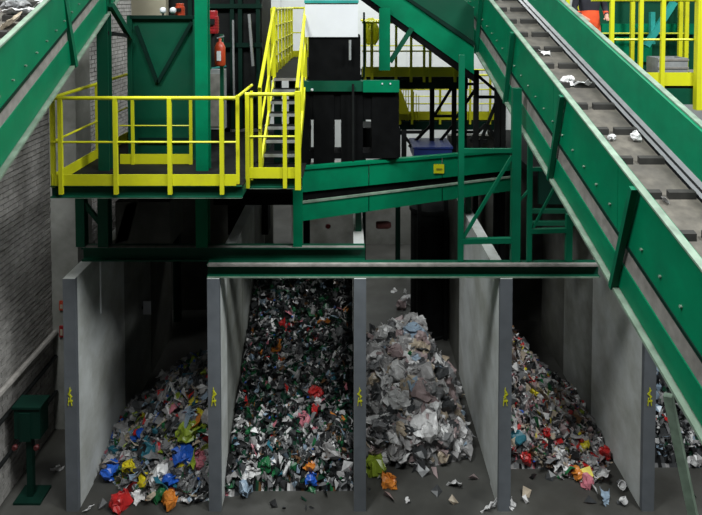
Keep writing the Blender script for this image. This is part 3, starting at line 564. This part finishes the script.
# worker
def person():
    px = xat(589, 20, 10.0); base = V(px, 10.0, rz)
    J = {'pel': (0, 0, 0.95), 'waist': (0, 0, 1.1), 'chest': (0, -0.01, 1.33), 'neck': (0, 0, 1.50), 'nk2': (0, -0.02, 1.57), 'head': (0, -0.04, 1.66), 'top': (0, -0.03, 1.75),
         'hl': (-0.10, 0, 0.90), 'kl': (-0.12, -0.03, 0.50), 'al': (-0.13, 0.02, 0.09), 'tl': (-0.14, -0.15, 0.035),
         'hr': (0.10, 0, 0.90), 'kr': (0.12, -0.05, 0.50), 'ar': (0.13, 0.0, 0.09), 'tr': (0.15, -0.17, 0.035),
         'sl': (-0.19, 0, 1.43), 'el': (-0.26, -0.02, 1.15), 'wl': (-0.2, -0.22, 1.02), 'pl': (-0.17, -0.29, 1.0),
         'sr': (0.19, 0, 1.43), 'er': (0.26, -0.02, 1.15), 'wr': (0.2, -0.22, 1.02), 'pr': (0.17, -0.29, 1.0)}
    E = [('pel', 'waist'), ('waist', 'chest'), ('chest', 'neck'), ('neck', 'nk2'), ('nk2', 'head'), ('head', 'top'), ('pel', 'hl'), ('hl', 'kl'), ('kl', 'al'), ('al', 'tl'), ('pel', 'hr'), ('hr', 'kr'), ('kr', 'ar'), ('ar', 'tr'),
         ('chest', 'sl'), ('sl', 'el'), ('el', 'wl'), ('wl', 'pl'), ('chest', 'sr'), ('sr', 'er'), ('er', 'wr'), ('wr', 'pr')]
    rad = {'pel': (.16, .12), 'waist': (.15, .11), 'chest': (.17, .12), 'neck': (.075, .07), 'nk2': (.055, .055), 'head': (.08, .095), 'top': (.06, .07), 'hl': (.10, .10), 'kl': (.07, .07), 'al': (.055, .05), 'tl': (.045, .035),
           'sl': (.07, .07), 'el': (.052, .052), 'wl': (.038, .036), 'pl': (.042, .022)}
    for k in list(rad):
        if k.endswith('l') and k not in ('pel',): rad[k[:-1]+'r'] = rad[k]
    V_ = {k: Vector(v) for k, v in J.items()}; Rd = dict(rad); Ed = list(E)
    for s, w, p in ((-1, 'wl', 'pl'), (1, 'wr', 'pr')):
        b = V_[p]
        for i in range(4):
            n1, n2, n3 = f'{p}f{i}a', f'{p}f{i}b', f'{p}f{i}c'; L = (0.07, 0.08, 0.075, 0.06)[i]; o = (i-1.5)*0.02
            V_[n1] = b+V(o, -0.04, 0); V_[n2] = b+V(o, -0.04-L*.5, -0.01); V_[n3] = b+V(o, -0.04-L*.75, -0.04)
            for n_ in (n1, n2, n3): Rd[n_] = (.0095, .0095)
            Ed += [(p, n1), (n1, n2), (n2, n3)]
        V_[p+'t1'] = b+V(-s*0.045, -0.0, -0.005); V_[p+'t2'] = b+V(-s*0.05, -0.05, -0.02); Rd[p+'t1'] = Rd[p+'t2'] = (.011, .011); Ed += [(p, p+'t1'), (p+'t1', p+'t2')]
    names = list(V_); ix = {n: i for i, n in enumerate(names)}
    me = bpy.data.meshes.new('person_body'); me.from_pydata([V_[n] for n in names], [(ix[a], ix[b]) for a, b in Ed], [])
    o = bpy.data.objects.new('person_body', me); COL.objects.link(o)
    md = o.modifiers.new('skin', 'SKIN'); md.use_smooth_shade = True
    sv = me.skin_vertices[0].data
    for n in names: sv[ix[n]].radius = Rd[n]
    sv[ix['pel']].use_root = True
    o.modifiers.new('sub', 'SUBSURF').levels = 2
    dg = bpy.context.evaluated_depsgraph_get(); em = bpy.data.meshes.new_from_object(o.evaluated_get(dg)); bpy.data.objects.remove(o)
    for mm in (SKIN, NAVY, HIVIS, DARK): em.materials.append(mm)
    for f in em.polygons:
        c = f.center
        arm = abs(c.x) > 0.155 and c.z > 0.9
        if c.z < 0.1: f.material_index = 3
        elif c.z < 1.12 and not (c.y < -0.16): f.material_index = 2
        elif c.z < 1.53 and not (c.y < -0.2): f.material_index = 1
        else: f.material_index = 0
        f.use_smooth = True
    t = empty('person', base, 'worker in orange trousers and dark jacket standing on right platform', 'person')
    b = bpy.data.objects.new('body', em); COL.objects.link(b); b.parent = t
    def kid(nm, mb, m_):
        k = mb.build(nm, m_, None, smooth=True); k.parent = t
    kid('nose', MB().lathe((0, -0.145, 1.645), [(0.016, 0), (0.012, 0.03), (0.006, 0.05)], 8), SKIN)
    for s in (-1, 1):
        kid('eye', MB().lathe((s*0.032, -0.122, 1.672), [(0.004, -0.008), (0.011, 0), (0.004, 0.008)], 8), WHITE)
        kid('ear', MB().lathe((s*0.083, -0.03, 1.63), [(0.006, 0), (0.014, 0.02), (0.014, 0.045), (0.005, 0.06)], 8), SKIN)
    kid('mouth', MB().box((-0.025, -0.13, 1.605), (0.025, -0.118, 1.613)), RED)
    kid('hair', MB().lathe((0, -0.015, 1.68), [(0.095, 0), (0.103, 0.04), (0.088, 0.085), (0.05, 0.112), (0.01, 0.12)], 16), HAIR)
person()
# ------------------------------------------------------------------ left side bits
for i, (py, Y) in enumerate(((386, 8.2), (414, 8.2), (455, 8.2))):
    z = P(0, py, 8.2).z
    MB().tube((XW+0.06, 6.6, z), (XW+0.06, 9.58, z), 0.045 if i == 0 else 0.03, 8).build('wall_pipe', RUSTGREY if i == 0 else DARK,
        label=['thick dusty pipe running along the left brick wall', 'thin dark pipe just below the thick wall pipe', 'lowest thin dark pipe along the left wall'][i], cat='pipe')
pd = empty('pedestal_stand', (P(31, 470, 8.25).x, 8.25, 0), 'shade-darkened green steel pedestal beside the leftmost divider', 'pedestal')
c = P(31, 470, 8.25); zt = P(31, 404, 8.25).z; zm = P(31, 434, 8.25).z  # pedestal stands in shadow; that shade is put into its colours
MB().box((c.x-0.18, 8.1, 0), (c.x+0.2, 8.42, 0.03)).build('base_plate', BGREEN, pd)
MB().bar((c.x, 8.25, 0.03), (c.x, 8.25, zm), 0.08).build('stem', BGREEN, pd)
MB().box((c.x-0.17, 8.15, zm), (c.x+0.19, 8.38, zt)).build('head', BGREEN, pd)
MB().box((c.x-0.09, 8.135, zm-0.03), (c.x+0.06, 8.15, zt-0.06)).build('front_plate', BGREEN, pd)
MB().box((c.x-0.19, 8.13, zt), (c.x+0.21, 8.4, zt+0.03)).build('cap', BGREEN, pd)
for s, k in ((-0.2, 0), (0.1, 1)): MB().lathe((c.x+s+0.05, 8.1, zm-0.1), [(0.03, 0), (0.04, 0.02), (0.03, 0.05)], 10, axis='Y').build('red_button', mat('shaded_red', (0.06,0.004,0.004), 0.6), pd)
xk = P(61, 305, 9.0).x
for nm, py0, py1, m_, lab in (('warning_tag', 302, 311, ORANGERED, 'small orange tag hanging left of the leftmost divider'), ('warning_tag', 327, 338, RED, 'small red tag below the orange tag beside leftmost divider')):
    t = empty(nm, (xk, 9.58, P(60, py1, 9.55).z), lab, 'tag')
    MB().box((P(58.5, py0, 9.55).x, 9.57, P(60, py1, 9.55).z), (P(63.5, py0, 9.55).x, 9.597, P(60, py0, 9.55).z)).build('plate', m_, t)
    MB().box((P(59.5, py0, 9.55).x, 9.566, P(60, py1, 9.55).z+0.03), (P(62.0, py0, 9.55).x, 9.57, P(60, py0, 9.55).z-0.05)).build('print', BEIGE, t)
b = P(101, 313, BY); a = V(b.x, BY, zb)
MB().tube(a, b, 0.012, 6).build('hanging_cord', WHITE, label='thin white cord hanging in the leftmost bay', cat='cord')
c = P(147, 308, 10.6); xn = DX[0]+DT/2-0.014
t = empty('white_notice', (xn, 10.6, c.z-0.12), 'small white notice plate standing out from the leftmost divider inside the bay', 'notice')
MB().box((xn, 10.6, c.z-0.02), (c.x-0.07, 10.63, c.z+0.02)).build('bracket', DARK, t)
MB().box((c.x-0.07, 10.6, c.z-0.12), (c.x+0.07, 10.612, c.z+0.12)).build('plate', WHITE, t)
# ------------------------------------------------------------------ waste heaps
def plast(name, c, rough=0.35): return mat('plastic_'+name, c, rough, var=0.18, scale=14)
PAL = {'white': (0.62, 0.61, 0.61), 'pale grey': (0.30, 0.29, 0.29), 'grey': (0.17, 0.17, 0.175), 'dark grey': (0.045, 0.047, 0.05), 'black': (0.010, 0.010, 0.011), 'green': (0.012, 0.12, 0.04),
       'dark green': (0.006, 0.04, 0.022), 'lime': (0.25, 0.33, 0.03), 'yellow': (0.60, 0.50, 0.02), 'blue': (0.015, 0.10, 0.50), 'teal': (0.02, 0.13, 0.18), 'red': (0.48, 0.02, 0.02), 'pink': (0.50, 0.16, 0.20),
       'orange': (0.60, 0.20, 0.03), 'brown': (0.14, 0.07, 0.03), 'beige': (0.40, 0.33, 0.25), 'pale blue': (0.25, 0.33, 0.42), 'dusky pink': (0.33, 0.25, 0.25)}
PM = {k: plast(k.replace(' ', '_'), v) for k, v in PAL.items()}
def jitter(m, amp, fr, seed):
    for v in m.v:
        n = noise.noise_vector(v*fr+Vector((seed*3.1, seed*1.7, seed))); v += n*amp
def shape(kind, seed):
    r = random.Random(seed); m = MB()
    if kind == 'bottle':
        m.lathe((0, 0, 0), [(0.028, -0.125), (0.036, -0.115), (0.037, -0.05), (0.033, -0.02), (0.037, 0.01), (0.036, 0.05), (0.015, 0.09), (0.013, 0.105)], 8)
        m.lathe((0, 0, 0), [(0.017, 0.105), (0.017, 0.125)], 6, mi=1)
        jitter(m, 0.022, 13, seed); fl = r.uniform(0.45, 0.9)
        for v in m.v: v.y *= fl
    elif kind == 'bag':
        bm = bmesh.new(); bmesh.ops.create_icosphere(bm, subdivisions=3, radius=0.1)
        m.add([v.co.copy() for v in bm.verts], [tuple(q.index for q in f.verts) for f in bm.faces]); bm.free()
        jitter(m, 0.075, 11, seed); jitter(m, 0.035, 31, seed+5)
        for v in m.v: v.z *= 0.7
    elif kind == 'film':
        n = 7; vs = []; fs = []
        for i in range(n):
            for j in range(n): vs.append(V((i/(n-1)-0.5)*0.24, (j/(n-1)-0.5)*0.18, 0))
        for i in range(n-1):
            for j in range(n-1): fs.append((i*n+j, i*n+j+1, (i+1)*n+j+1, (i+1)*n+j))
        m.add(vs, fs)
        jitter(m, 0.07, 9, seed); jitter(m, 0.03, 26, seed+3)
        m.add([v+V(0, 0, -0.006) for v in m.v[:n*n]], [tuple(reversed(f)) for f in fs])
        rim = [i*n for i in range(n)]+[(n-1)*n+j for j in range(1, n)]+[i*n+n-1 for i in range(n-2, -1, -1)]+[j for j in range(n-2, 0, -1)]
        for a, b in zip(rim, rim[1:]+rim[:1]): m.f.append((a, b, b+n*n, a+n*n)); m.mi.append(0)
    elif kind == 'tub':
        m.lathe((0, 0, 0), [(0.045, -0.04), (0.058, 0.03), (0.066, 0.032), (0.066, 0.04), (0.054, 0.04), (0.042, -0.025)], 10); jitter(m, 0.02, 12, seed)
    elif kind == 'carton':
        m.box((-0.05, -0.035, -0.085), (0.05, 0.035, 0.06)); m.hexa([(-0.05, -0.035, 0.06), (0.05, -0.035, 0.06), (0.05, 0.035, 0.06), (-0.05, 0.035, 0.06), (-0.05, -0.004, 0.1), (0.05, -0.004, 0.1), (0.05, 0.004, 0.1), (-0.05, 0.004, 0.1)]); jitter(m, 0.02, 14, seed)
    elif kind == 'can':
        m.lathe((0, 0, 0), [(0.026, -0.06), (0.033, -0.052), (0.033, 0.052), (0.026, 0.06)], 9); jitter(m, 0.012, 20, seed)
        for v in m.v: v.x *= 0.75
    return m
MESH = {}
KN = {'bottle': 'crushed_bottle', 'bag': 'crumpled_bag', 'film': 'film_scrap', 'tub': 'plastic_tub', 'carton': 'drinks_carton', 'can': 'dented_can'}
KW = {'bottle': 'crushed plastic bottle', 'bag': 'crumpled plastic bag', 'film': 'creased scrap of film', 'tub': 'plastic tub', 'carton': 'flattened carton', 'can': 'dented can'}
KC = {'bottle': 'bottle', 'bag': 'plastic bag', 'film': 'film scrap', 'tub': 'tub', 'carton': 'carton', 'can': 'can'}
def item(kind, colr, loc, size, label, group, rot=None, var=None):
    v = R.randrange(3) if var is None else var
    key = (kind, colr, v)
    if key not in MESH:
        m = shape(kind, 11+v*7+len(kind)*3); me = bpy.data.meshes.new(KN[kind]); me.from_pydata(m.v, [], m.f)
        me.materials.append(PM[colr])
        if any(m.mi): me.materials.append(PM[['white', 'blue', 'green'][v]]); me.polygons.foreach_set('material_index', m.mi)
        bm = bmesh.new(); bm.from_mesh(me); bmesh.ops.recalc_face_normals(bm, faces=bm.faces); bm.to_mesh(me); bm.free()
        MESH[key] = me
    o = bpy.data.objects.new(KN[kind], MESH[key]); COL.objects.link(o); o.location = loc
    o.rotation_euler = rot or (R.uniform(-1.2, 1.2)+(1.57 if kind in ('bottle', 'can', 'carton') else 0), R.uniform(-0.9, 0.9), R.uniform(0, 6.28)); o.scale = (size,)*3
    return tag(o, label, KC[kind], group)
KS = {'bottle': 'crushed bottle', 'bag': 'crumpled bag', 'film': 'film scrap', 'tub': 'tub', 'carton': 'carton', 'can': 'dented can'}
HY_ = [(385, 512), (280, 490), (318, 455), (350, 485), (370, 470)]
USED = set(); HS_ = [(0.95, 1.35), (0.75, 1.02), (1.1, 1.6), (0.85, 1.12), (0.75, 1.02)]
def bayx(i):  # inner x range of bay i (0..4)
    a = DX[i]+DT/2; b = DX[i+1]-DT/2 if i < 4 else DX[4]+2.6
    return a, b
def sm(a, b, t):
    t = max(0, min(1, (t-a)/(b-a))); return t*t*(3-2*t)
def h0(x, y):   # colourful heap
    a, b = bayx(0); u = (x-a)/(b-a)
    front = 8.0+0.25*(1-sm(0.0, 0.45, u))+0.02; back = 10.6
    top = 0.18+0.95*sm(0.0, 0.75, u)
    return top*sm(front, front+1.35, y)*(1-sm(9.6, back, y))
def h1(x, y):
    a, b = bayx(1); u = (x-a)/(b-a)
    front = 8.32-0.12*(1-sm(0, 0.25, u))
    t = max(0, y-front)
    return min(2.15, 0.66*t+0.25*sm(0, 0.2, t))*(1-0.8*sm(11.3, 13.2, y))*(1-0.12*(1-sm(0, .3, u)))
def h2(x, y):
    a, b = bayx(2); u = (x-a)/(b-a)
    front = 8.85+0.05*math.sin(u*9)
    side = 1-0.97*sm(0.54, 0.94, u+0.02*sm(9.0, 11, y)); t = y-front
    return (0.45*sm(0, 0.12, t)+0.64*sm(0.0, 1.5, t))*side*(1-sm(10.6, 11.9, y))*(0.72+0.28*sm(0, 0.45, u))
def h3(x, y):
    a, b = bayx(3); u = (x-a)/(b-a)
    front = 8.72-0.35*sm(0.3, 0.8, u)
    side = 1-0.95*sm(0.0, 1.0, u); t = y-front
    return (0.2*sm(0, 0.15, t)+1.45*sm(0, 1.3, t))*side*(1-sm(10.0, 11.6, y))
def h4(x, y):
    a, b = bayx(4); t = y-8.75
    return (0.2*sm(0, 0.15, t)+1.5*sm(0, 2.2, t))*(1-sm(11.5, 12.5, y))
HF = [h0, h1, h2, h3, h4]
HEAP = ['colourful heap', 'tall bottle heap', 'white film heap', 'mixed packaging heap', 'dim far right heap']
CFG = [  # palette weights for scraps, item weights, counts
 (dict(zip(['white', 'pale grey', 'grey', 'dark grey', 'black', 'green', 'lime', 'yellow', 'blue', 'teal', 'red', 'pink', 'orange', 'beige', 'pale blue'], [9, 24, 24, 13, 8, 5, 4, 2, 2, 3, 2, 2, 1.5, 6, 7])), {'film': 5, 'bag': 4, 'bottle': 2, 'tub': 1, 'carton': 1}, 190, 2600, 10.0, 0.075),
 (dict(zip(['white', 'pale grey', 'grey', 'dark grey', 'black', 'green', 'dark green', 'red', 'orange', 'pale blue', 'brown', 'pink', 'teal'], [11, 8, 9, 21, 30, 4, 13, 0.5, 0.5, 3, 2, 0.5, 1])), {'bottle': 10, 'can': 2, 'film': 2}, 290, 6500, 12.2, 0.05),  # raised white share stands in for sparkles on the plastic
 (dict(zip(['white', 'pale grey', 'grey', 'dusky pink', 'beige', 'pale blue', 'dark grey'], [15, 26, 14, 10, 4, 1.2, 4])), {'film': 5, 'bag': 7}, 290, 2200, 11.2, 0.085),
 (dict(zip(['white', 'pale grey', 'grey', 'dark grey', 'black', 'green', 'yellow', 'red', 'pink', 'blue', 'beige', 'brown', 'lime', 'dusky pink'], [10, 18, 18, 15, 10, 2.5, 1, 3, 2.5, 1, 7, 4, 1, 9])), {'tub': 4, 'film': 5, 'bottle': 3, 'carton': 2, 'can': 2}, 270, 3600, 10.6, 0.055),
 (dict(zip(['white', 'pale grey', 'grey', 'dark grey', 'black', 'pale blue', 'red', 'dark green'], [4, 6, 9, 14, 14, 4, 0.5, 4])), {'bottle': 5, 'film': 1, 'can': 1}, 70, 2200, 11.5, 0.05)]
def wch(d): return R.choices(list(d), list(d.values()))[0]
for bi, (pal, kinds, nI, nS, ymax, ss) in enumerate(CFG):
    a, b = bayx(bi); h = HF[bi]; cols = list(pal); mats = [PM[c] for c in cols]
    base = MB(); nx, ny = 44, 110; y0, y1 = 8.0, ymax+1.2; a_, b_ = a+0.01, b-0.01
    vs = []
    for j in range(ny+1):
        for i in range(nx+1):
            x = a_+(b_-a_)*i/nx; y = y0+(y1-y0)*j/ny; z = h(x, y); g = sm(0.02, 0.25, z)
            z += g*(0.10*noise.noise((x*7, y*7, bi*3.3))+0.05*noise.noise((x*19, y*19, 4.4)))
            vs.append(V(x, y, z-0.035))
    fs = []; mi = []
    for j in range(ny):
        for i in range(nx):
            q = j*(nx+1)+i; fs.append((q, q+1, q+nx+2, q+nx+1)); mi.append(R.choices(range(len(cols)), list(pal.values()))[0])
    base.v = vs; base.f = fs; base.mi = mi
    # loose small scraps: bent four-corner flakes of all colours
    cnt = 0; guard = 0
    while cnt < nS and guard < nS*20:
        guard += 1
        x = R.uniform(a+0.03, b-0.03); y = R.uniform(8.0, ymax); z = h(x, y)
        if z < 0.06 and R.random() > 0.008: continue
        if y > 11 and R.random() < 0.5: continue
        g = sm(0.02, 0.25, z); z += g*(0.10*noise.noise((x*7, y*7, bi*3.3)))
        s = ss*R.uniform(0.45, 1.5); M = Euler((R.uniform(-1.4, 1.4), R.uniform(-1.4, 1.4), R.uniform(0, 6.28))).to_matrix(); c = V(x, y, z+0.02+R.uniform(0, 0.05)*g)
        k = R.uniform(0.3, 1.0)
        pts = [V(-s, -s*k, R.uniform(-.5, .5)*s), V(s, -s*k, R.uniform(-.5, .5)*s), V(s, s*k, R.uniform(-.5, .5)*s), V(-s, s*k, R.uniform(-.5, .5)*s), V(0, 0, R.uniform(0.3, 0.8)*s)]
        pts = [c+M@p for p in pts]
        for p in pts: p.x = min(max(p.x, a+0.004), b-0.004); p.z = max(p.z, 0.004); p.y = max(p.y, 7.9)
        ci = R.choices(range(len(cols)), list(pal.values()))[0]
        base.add(pts, [(0, 1, 4), (1, 2, 4), (2, 3, 4), (3, 0, 4), (3, 2, 1, 0)], ci); cnt += 1
    lo = Vector(((a+b)/2, 9, 0)); me = bpy.data.meshes.new('waste_scraps'); me.from_pydata([v-lo for v in base.v], [], base.f)
    for m_ in mats: me.materials.append(m_)
    me.polygons.foreach_set('material_index', base.mi)
    o = bpy.data.objects.new('waste_scraps', me); COL.objects.link(o); o.location = lo
    tag(o, 'countless small scraps making up the '+HEAP[bi], 'waste heap', kind='stuff')
    cnt = 0; guard = 0
    while cnt < nI and guard < 9000:
        guard += 1
        x = R.uniform(a+0.1, b-0.1); y = 8.05+(ymax-8.05)*R.random()**1.3; z = h(x, y)
        if z < 0.05: continue
        kd = wch(kinds); cl = wch(pal); sz = R.uniform(0.7, 1.25)*(0.9 if bi in (1, 4) else 1.0)
        if bi == 2: sz *= 1.45 if kd == 'bag' else 1.2
        if bi == 0: sz *= 1.2
        x = min(max(x, a+0.13*sz), b-0.13*sz)
        z += sm(0.02, 0.25, z)*0.10*noise.noise((x*7, y*7, bi*3.3))
        qx, qy = project((x, y, z)); pa_, pb_ = project((a, 9.0, z))[0], project((b, 9.0, z))[0]; uu = (qx-pa_)/(pb_-pa_)
        hz_ = 'left side' if uu < 0.33 else ('right side' if uu > 0.67 else 'middle'); y0_, y1_ = HY_[bi]; vv = (qy-y0_)/(y1_-y0_)
        vt_ = 'near the top' if vv < 0.25 else ('above mid-height' if vv < 0.5 else ('below mid-height' if vv < 0.78 else 'at the foot'))
        wd = 'small ' if sz < HS_[bi][0] else ('large ' if sz > HS_[bi][1] else '')
        lb_ = f'{wd}{cl} {KS[kd]} {vt_}, {hz_}, of the {HEAP[bi]}'
        if lb_ in USED and guard < 7500: continue
        USED.add(lb_); item(kd, cl, (x, y, z+0.035*sz), sz, lb_, f'{cl} {KC[kd]} pieces of the {HEAP[bi]}'); cnt += 1
def hit(px, py, bi=None):
    r = ray(px, py); Y = 7.6
    while Y < 20:
        p = V(0, 0, H)+r*Y; z = HF[bi](p.x, p.y) if bi is not None else 0
        if p.z <= z+0.02: return p
        Y += 0.01
    return p
def spot(kind, colr, px, py, bi, size, label, up=0.05, var=None):
    p = hit(px, py, bi); item(kind, colr, (p.x, p.y, p.z+up*size), size, label, 'single pieces of waste', var=var)
SP = [('bag', 'blue', 110, 474, 0, 1.3, 'bright blue crumpled bag at the left edge of the colourful heap'), ('bag', 'yellow', 131, 473, 0, 1.3, 'bright yellow crumpled bag right of the left blue bag'),
      ('bag', 'red', 119, 506, 0, 1.4, 'red crumpled bag at the front foot of the colourful heap'), ('bag', 'teal', 150, 459, 0, 1.6, 'dark teal crumpled bag in the middle of the colourful heap'),
      ('bag', 'blue', 173, 484, 0, 1.25, 'small blue crumpled bag low on the colourful heap'), ('bag', 'blue', 185, 462, 0, 1.6, 'tall blue bag near the right side of the colourful heap'),
      ('bag', 'lime', 186, 437, 0, 1.7, 'large lime bag high on the colourful heap'), ('bag', 'lime', 196, 428, 0, 1.5, 'lime bag beside the divider at the top of the colourful heap'), ('bag', 'yellow', 145, 482, 0, 1.0, 'small yellow bag right of the bright yellow bag'),
      ('bag', 'orange', 169, 505, 0, 1.1, 'orange bag at the foot of the colourful heap'), ('film', 'red', 185, 418, 0, 1.3, 'red film scrap near the top of the colourful heap'), ('bag', 'pink', 200, 465, 0, 1.3, 'pink bag against the divider in the colourful heap'),
      ('film', 'white', 138, 500, 0, 0.7, 'white scrap in front of the colourful heap'), ('film', 'white', 199, 499, 0, 0.9, 'white scrap at the divider foot before the colourful heap'), ('film', 'white', 187, 500, 0, 0.7, 'white scrap beside the one at the divider foot'),
      ('film', 'white', 88, 510, 0, 0.5, 'tiny white scrap on the floor by the leftmost divider'),
      ('film', 'red', 287, 333, 1, 1.3, 'dark red film scrap high in the tall bottle heap'), ('film', 'orange', 324, 324, 1, 0.9, 'orange film scrap at the upper right of the bottle heap'), ('bag', 'white', 274, 331, 1, 0.6, 'white ball of film high in the tall bottle heap'),
      ('bag', 'white', 284, 357, 1, 0.65, 'white ball of film in the middle of the bottle heap'), ('bag', 'red', 316, 396, 1, 1.0, 'red crumpled bag in the middle right of the bottle heap'), ('bag', 'red', 316, 412, 1, 0.8, 'second red crumpled bag just below the other in bottle heap'),
      ('bag', 'pink', 303, 423, 1, 1.1, 'pale pink crumpled bag in the lower bottle heap'), ('bag', 'orange', 310, 469, 1, 0.8, 'orange bag at the foot of the bottle heap'), ('bag', 'blue', 312, 480, 1, 0.9, 'blue bag at the foot of the bottle heap'),
      ('bag', 'green', 265, 469, 1, 1.0, 'bright green bag at the foot of the bottle heap'), ('bag', 'white', 248, 475, 1, 1.0, 'white bag at the left foot of the bottle heap'), ('bag', 'pale blue', 246, 492, 1, 1.1, 'pale blue bag fallen in front of the bottle heap'),
      ('film', 'orange', 275, 350, 1, 0.9, 'orange strip of film left of centre in the bottle heap'), ('bag', 'pale grey', 331, 455, 1, 1.4, 'pale grey bag at the lower right of the bottle heap'),
      ('bag', 'white', 386, 340, 2, 1.3, 'round white bag at upper left of the white film heap'), ('bag', 'orange', 393, 380, 2, 0.8, 'orange scrap bag in the white film heap'), ('bag', 'green', 411, 358, 2, 0.9, 'dark green bag high in the white film heap'),
      ('bag', 'beige', 455, 418, 2, 1.4, 'tan bag at the right side of the white film heap'), ('bag', 'orange', 453, 433, 2, 1.0, 'tan orange bag low on the right side of white film heap'), ('film', 'white', 440, 374, 2, 1.3, 'bright white film on the right slope of white film heap'),
      ('bag', 'white', 400, 405, 2, 2.0, 'large white bag in the front of the white film heap'), ('bag', 'white', 430, 430, 2, 1.8, 'large white bag low in the front of white film heap'), ('bag', 'red', 430, 380, 2, 0.6, 'small red bag in the middle of the white film heap'),
      ('bag', 'orange', 373, 427, 2, 0.7, 'small orange bag at the left foot of white film heap'),
      ('bag', 'lime', 375, 470, 2, 1.6, 'lime and white bag on the floor before white film heap'), ('bag', 'white', 383, 462, 2, 1.0, 'white bag on the floor beside the lime bag'), ('bag', 'orange', 389, 484, 2, 1.0, 'orange wrapper on the floor before white film heap'),
      ('film', 'white', 412, 466, 2, 0.6, 'white scrap on the floor before white film heap'), ('film', 'beige', 430, 461, 2, 0.7, 'tan scrap of card on the floor before white film heap'), ('film', 'white', 455, 485, 2, 0.9, 'torn white paper on the floor in the middle bay'),
      ('film', 'white', 407, 501, 2, 0.3, 'tiny white scrap on the floor near the front of the middle bay'), ('film', 'white', 490, 508, 2, 0.9, 'white scrap at the foot of the divider by middle bay'), ('tub', 'white', 456, 449, 2, 0.6, 'small white tub at the right foot of white film heap'),
      ('bag', 'yellow', 584, 447, 3, 0.9, 'yellow bag on the right slope of the mixed heap'), ('bag', 'red', 604, 455, 3, 1.0, 'red bag at the right end of the mixed heap'), ('bag', 'red', 525, 460, 3, 1.1, 'red bag at the left foot of the mixed heap'),
      ('bag', 'orange', 577, 476, 3, 0.8, 'orange piece at the foot of the mixed heap'), ('bag', 'pink', 586, 485, 3, 0.9, 'magenta pink bag in front of the mixed heap'), ('bag', 'teal', 517, 440, 3, 1.3, 'dark teal bag at the divider side of the mixed heap'),
      ('bag', 'red', 547, 436, 3, 0.9, 'red bag in the middle of the mixed heap'), ('bag', 'yellow', 533, 395, 3, 0.7, 'yellow piece high on the mixed heap'), ('tub', 'white', 622, 488, 3, 0.9, 'white tub lying right of the mixed heap'),
      ('tub', 'white', 624, 504, 3, 0.9, 'white tub nearest the front, right of the mixed heap'), ('film', 'white', 602, 477, 3, 0.9, 'white film at the right foot of the mixed heap'), ('film', 'white', 513, 507, 3, 0.7, 'white scrap at the foot of the divider by mixed heap'),
      ('film', 'pale blue', 606, 500, 3, 0.9, 'pale blue scrap on the floor before the mixed heap'), ('tub', 'white', 694, 466, 4, 0.8, 'white tub in the dim far right bay'), ('film', 'red', 667, 421, 4, 0.7, 'red scrap in the dim far right bay'),
      ('film', 'white', 394, 292, None, 0.5, 'left one of two white scraps on the far middle bay floor'), ('film', 'white', 405, 292, None, 0.5, 'right one of two white scraps on the far middle bay floor'),
      ('bag', 'dusky pink', 401, 307, None, 1.2, 'dusky pink bag on the floor behind the white film heap'), ('bag', 'white', 407, 303, None, 1.2, 'white bag on the floor behind the white film heap'),
      ('film', 'white', 58, 470, None, 0.6, 'white scrap on the floor between pedestal and leftmost divider')]
for s in SP: spot(*s)
# litter on the conveyor belts
for k, (Y, dx, cl, kd, sz, lab) in enumerate([(9.2, 0.62, 'white', 'film', 0.9, 'white scrap highest up on the cleated belt'), (8.25, 0.60, 'white', 'bag', 1.1, 'white crumpled bag on belt below the highest scrap'), (8.2, 0.78, 'white', 'film', 1.2, 'white film beside the crumpled bag on the belt'),
        (6.95, 0.58, 'white', 'bag', 0.6, 'small white ball of film midway down the cleated belt'), (6.95, 0.86, 'white', 'bag', 0.9, 'pinkish white bag at the belt edge midway down'), (5.45, 0.93, 'white', 'tub', 0.9, 'white tub at the lower right belt edge'), (5.9, 0.6, 'pale grey', 'film', 0.5, 'small grey scrap on the lower cleated belt')]):
    sz *= 0.75; p = rc(Y, dx, -0.585); item(kd, cl, (p.x, p.y, p.z+0.07*sz), sz, lab, 'single pieces of waste')
ORD = 'lowest second third fourth fifth sixth seventh eighth ninth tenth eleventh twelfth thirteenth fourteenth fifteenth topmost'.split()
for k in range(16):
    Y = 4.0+k*0.17; dx = R.uniform(0.35, 0.9); cl = R.choice(['white', 'dusky pink', 'beige', 'grey', 'white', 'dark grey'])
    p = lc(Y, dx, -0.30); item('film' if k % 2 else 'bag', cl, (p.x, p.y, p.z+0.06), R.uniform(0.8, 1.2), f'{cl} {KS["film" if k % 2 else "bag"]}, {ORD[k]} piece up the upper left conveyor belt', 'waste on the upper left conveyor belt')
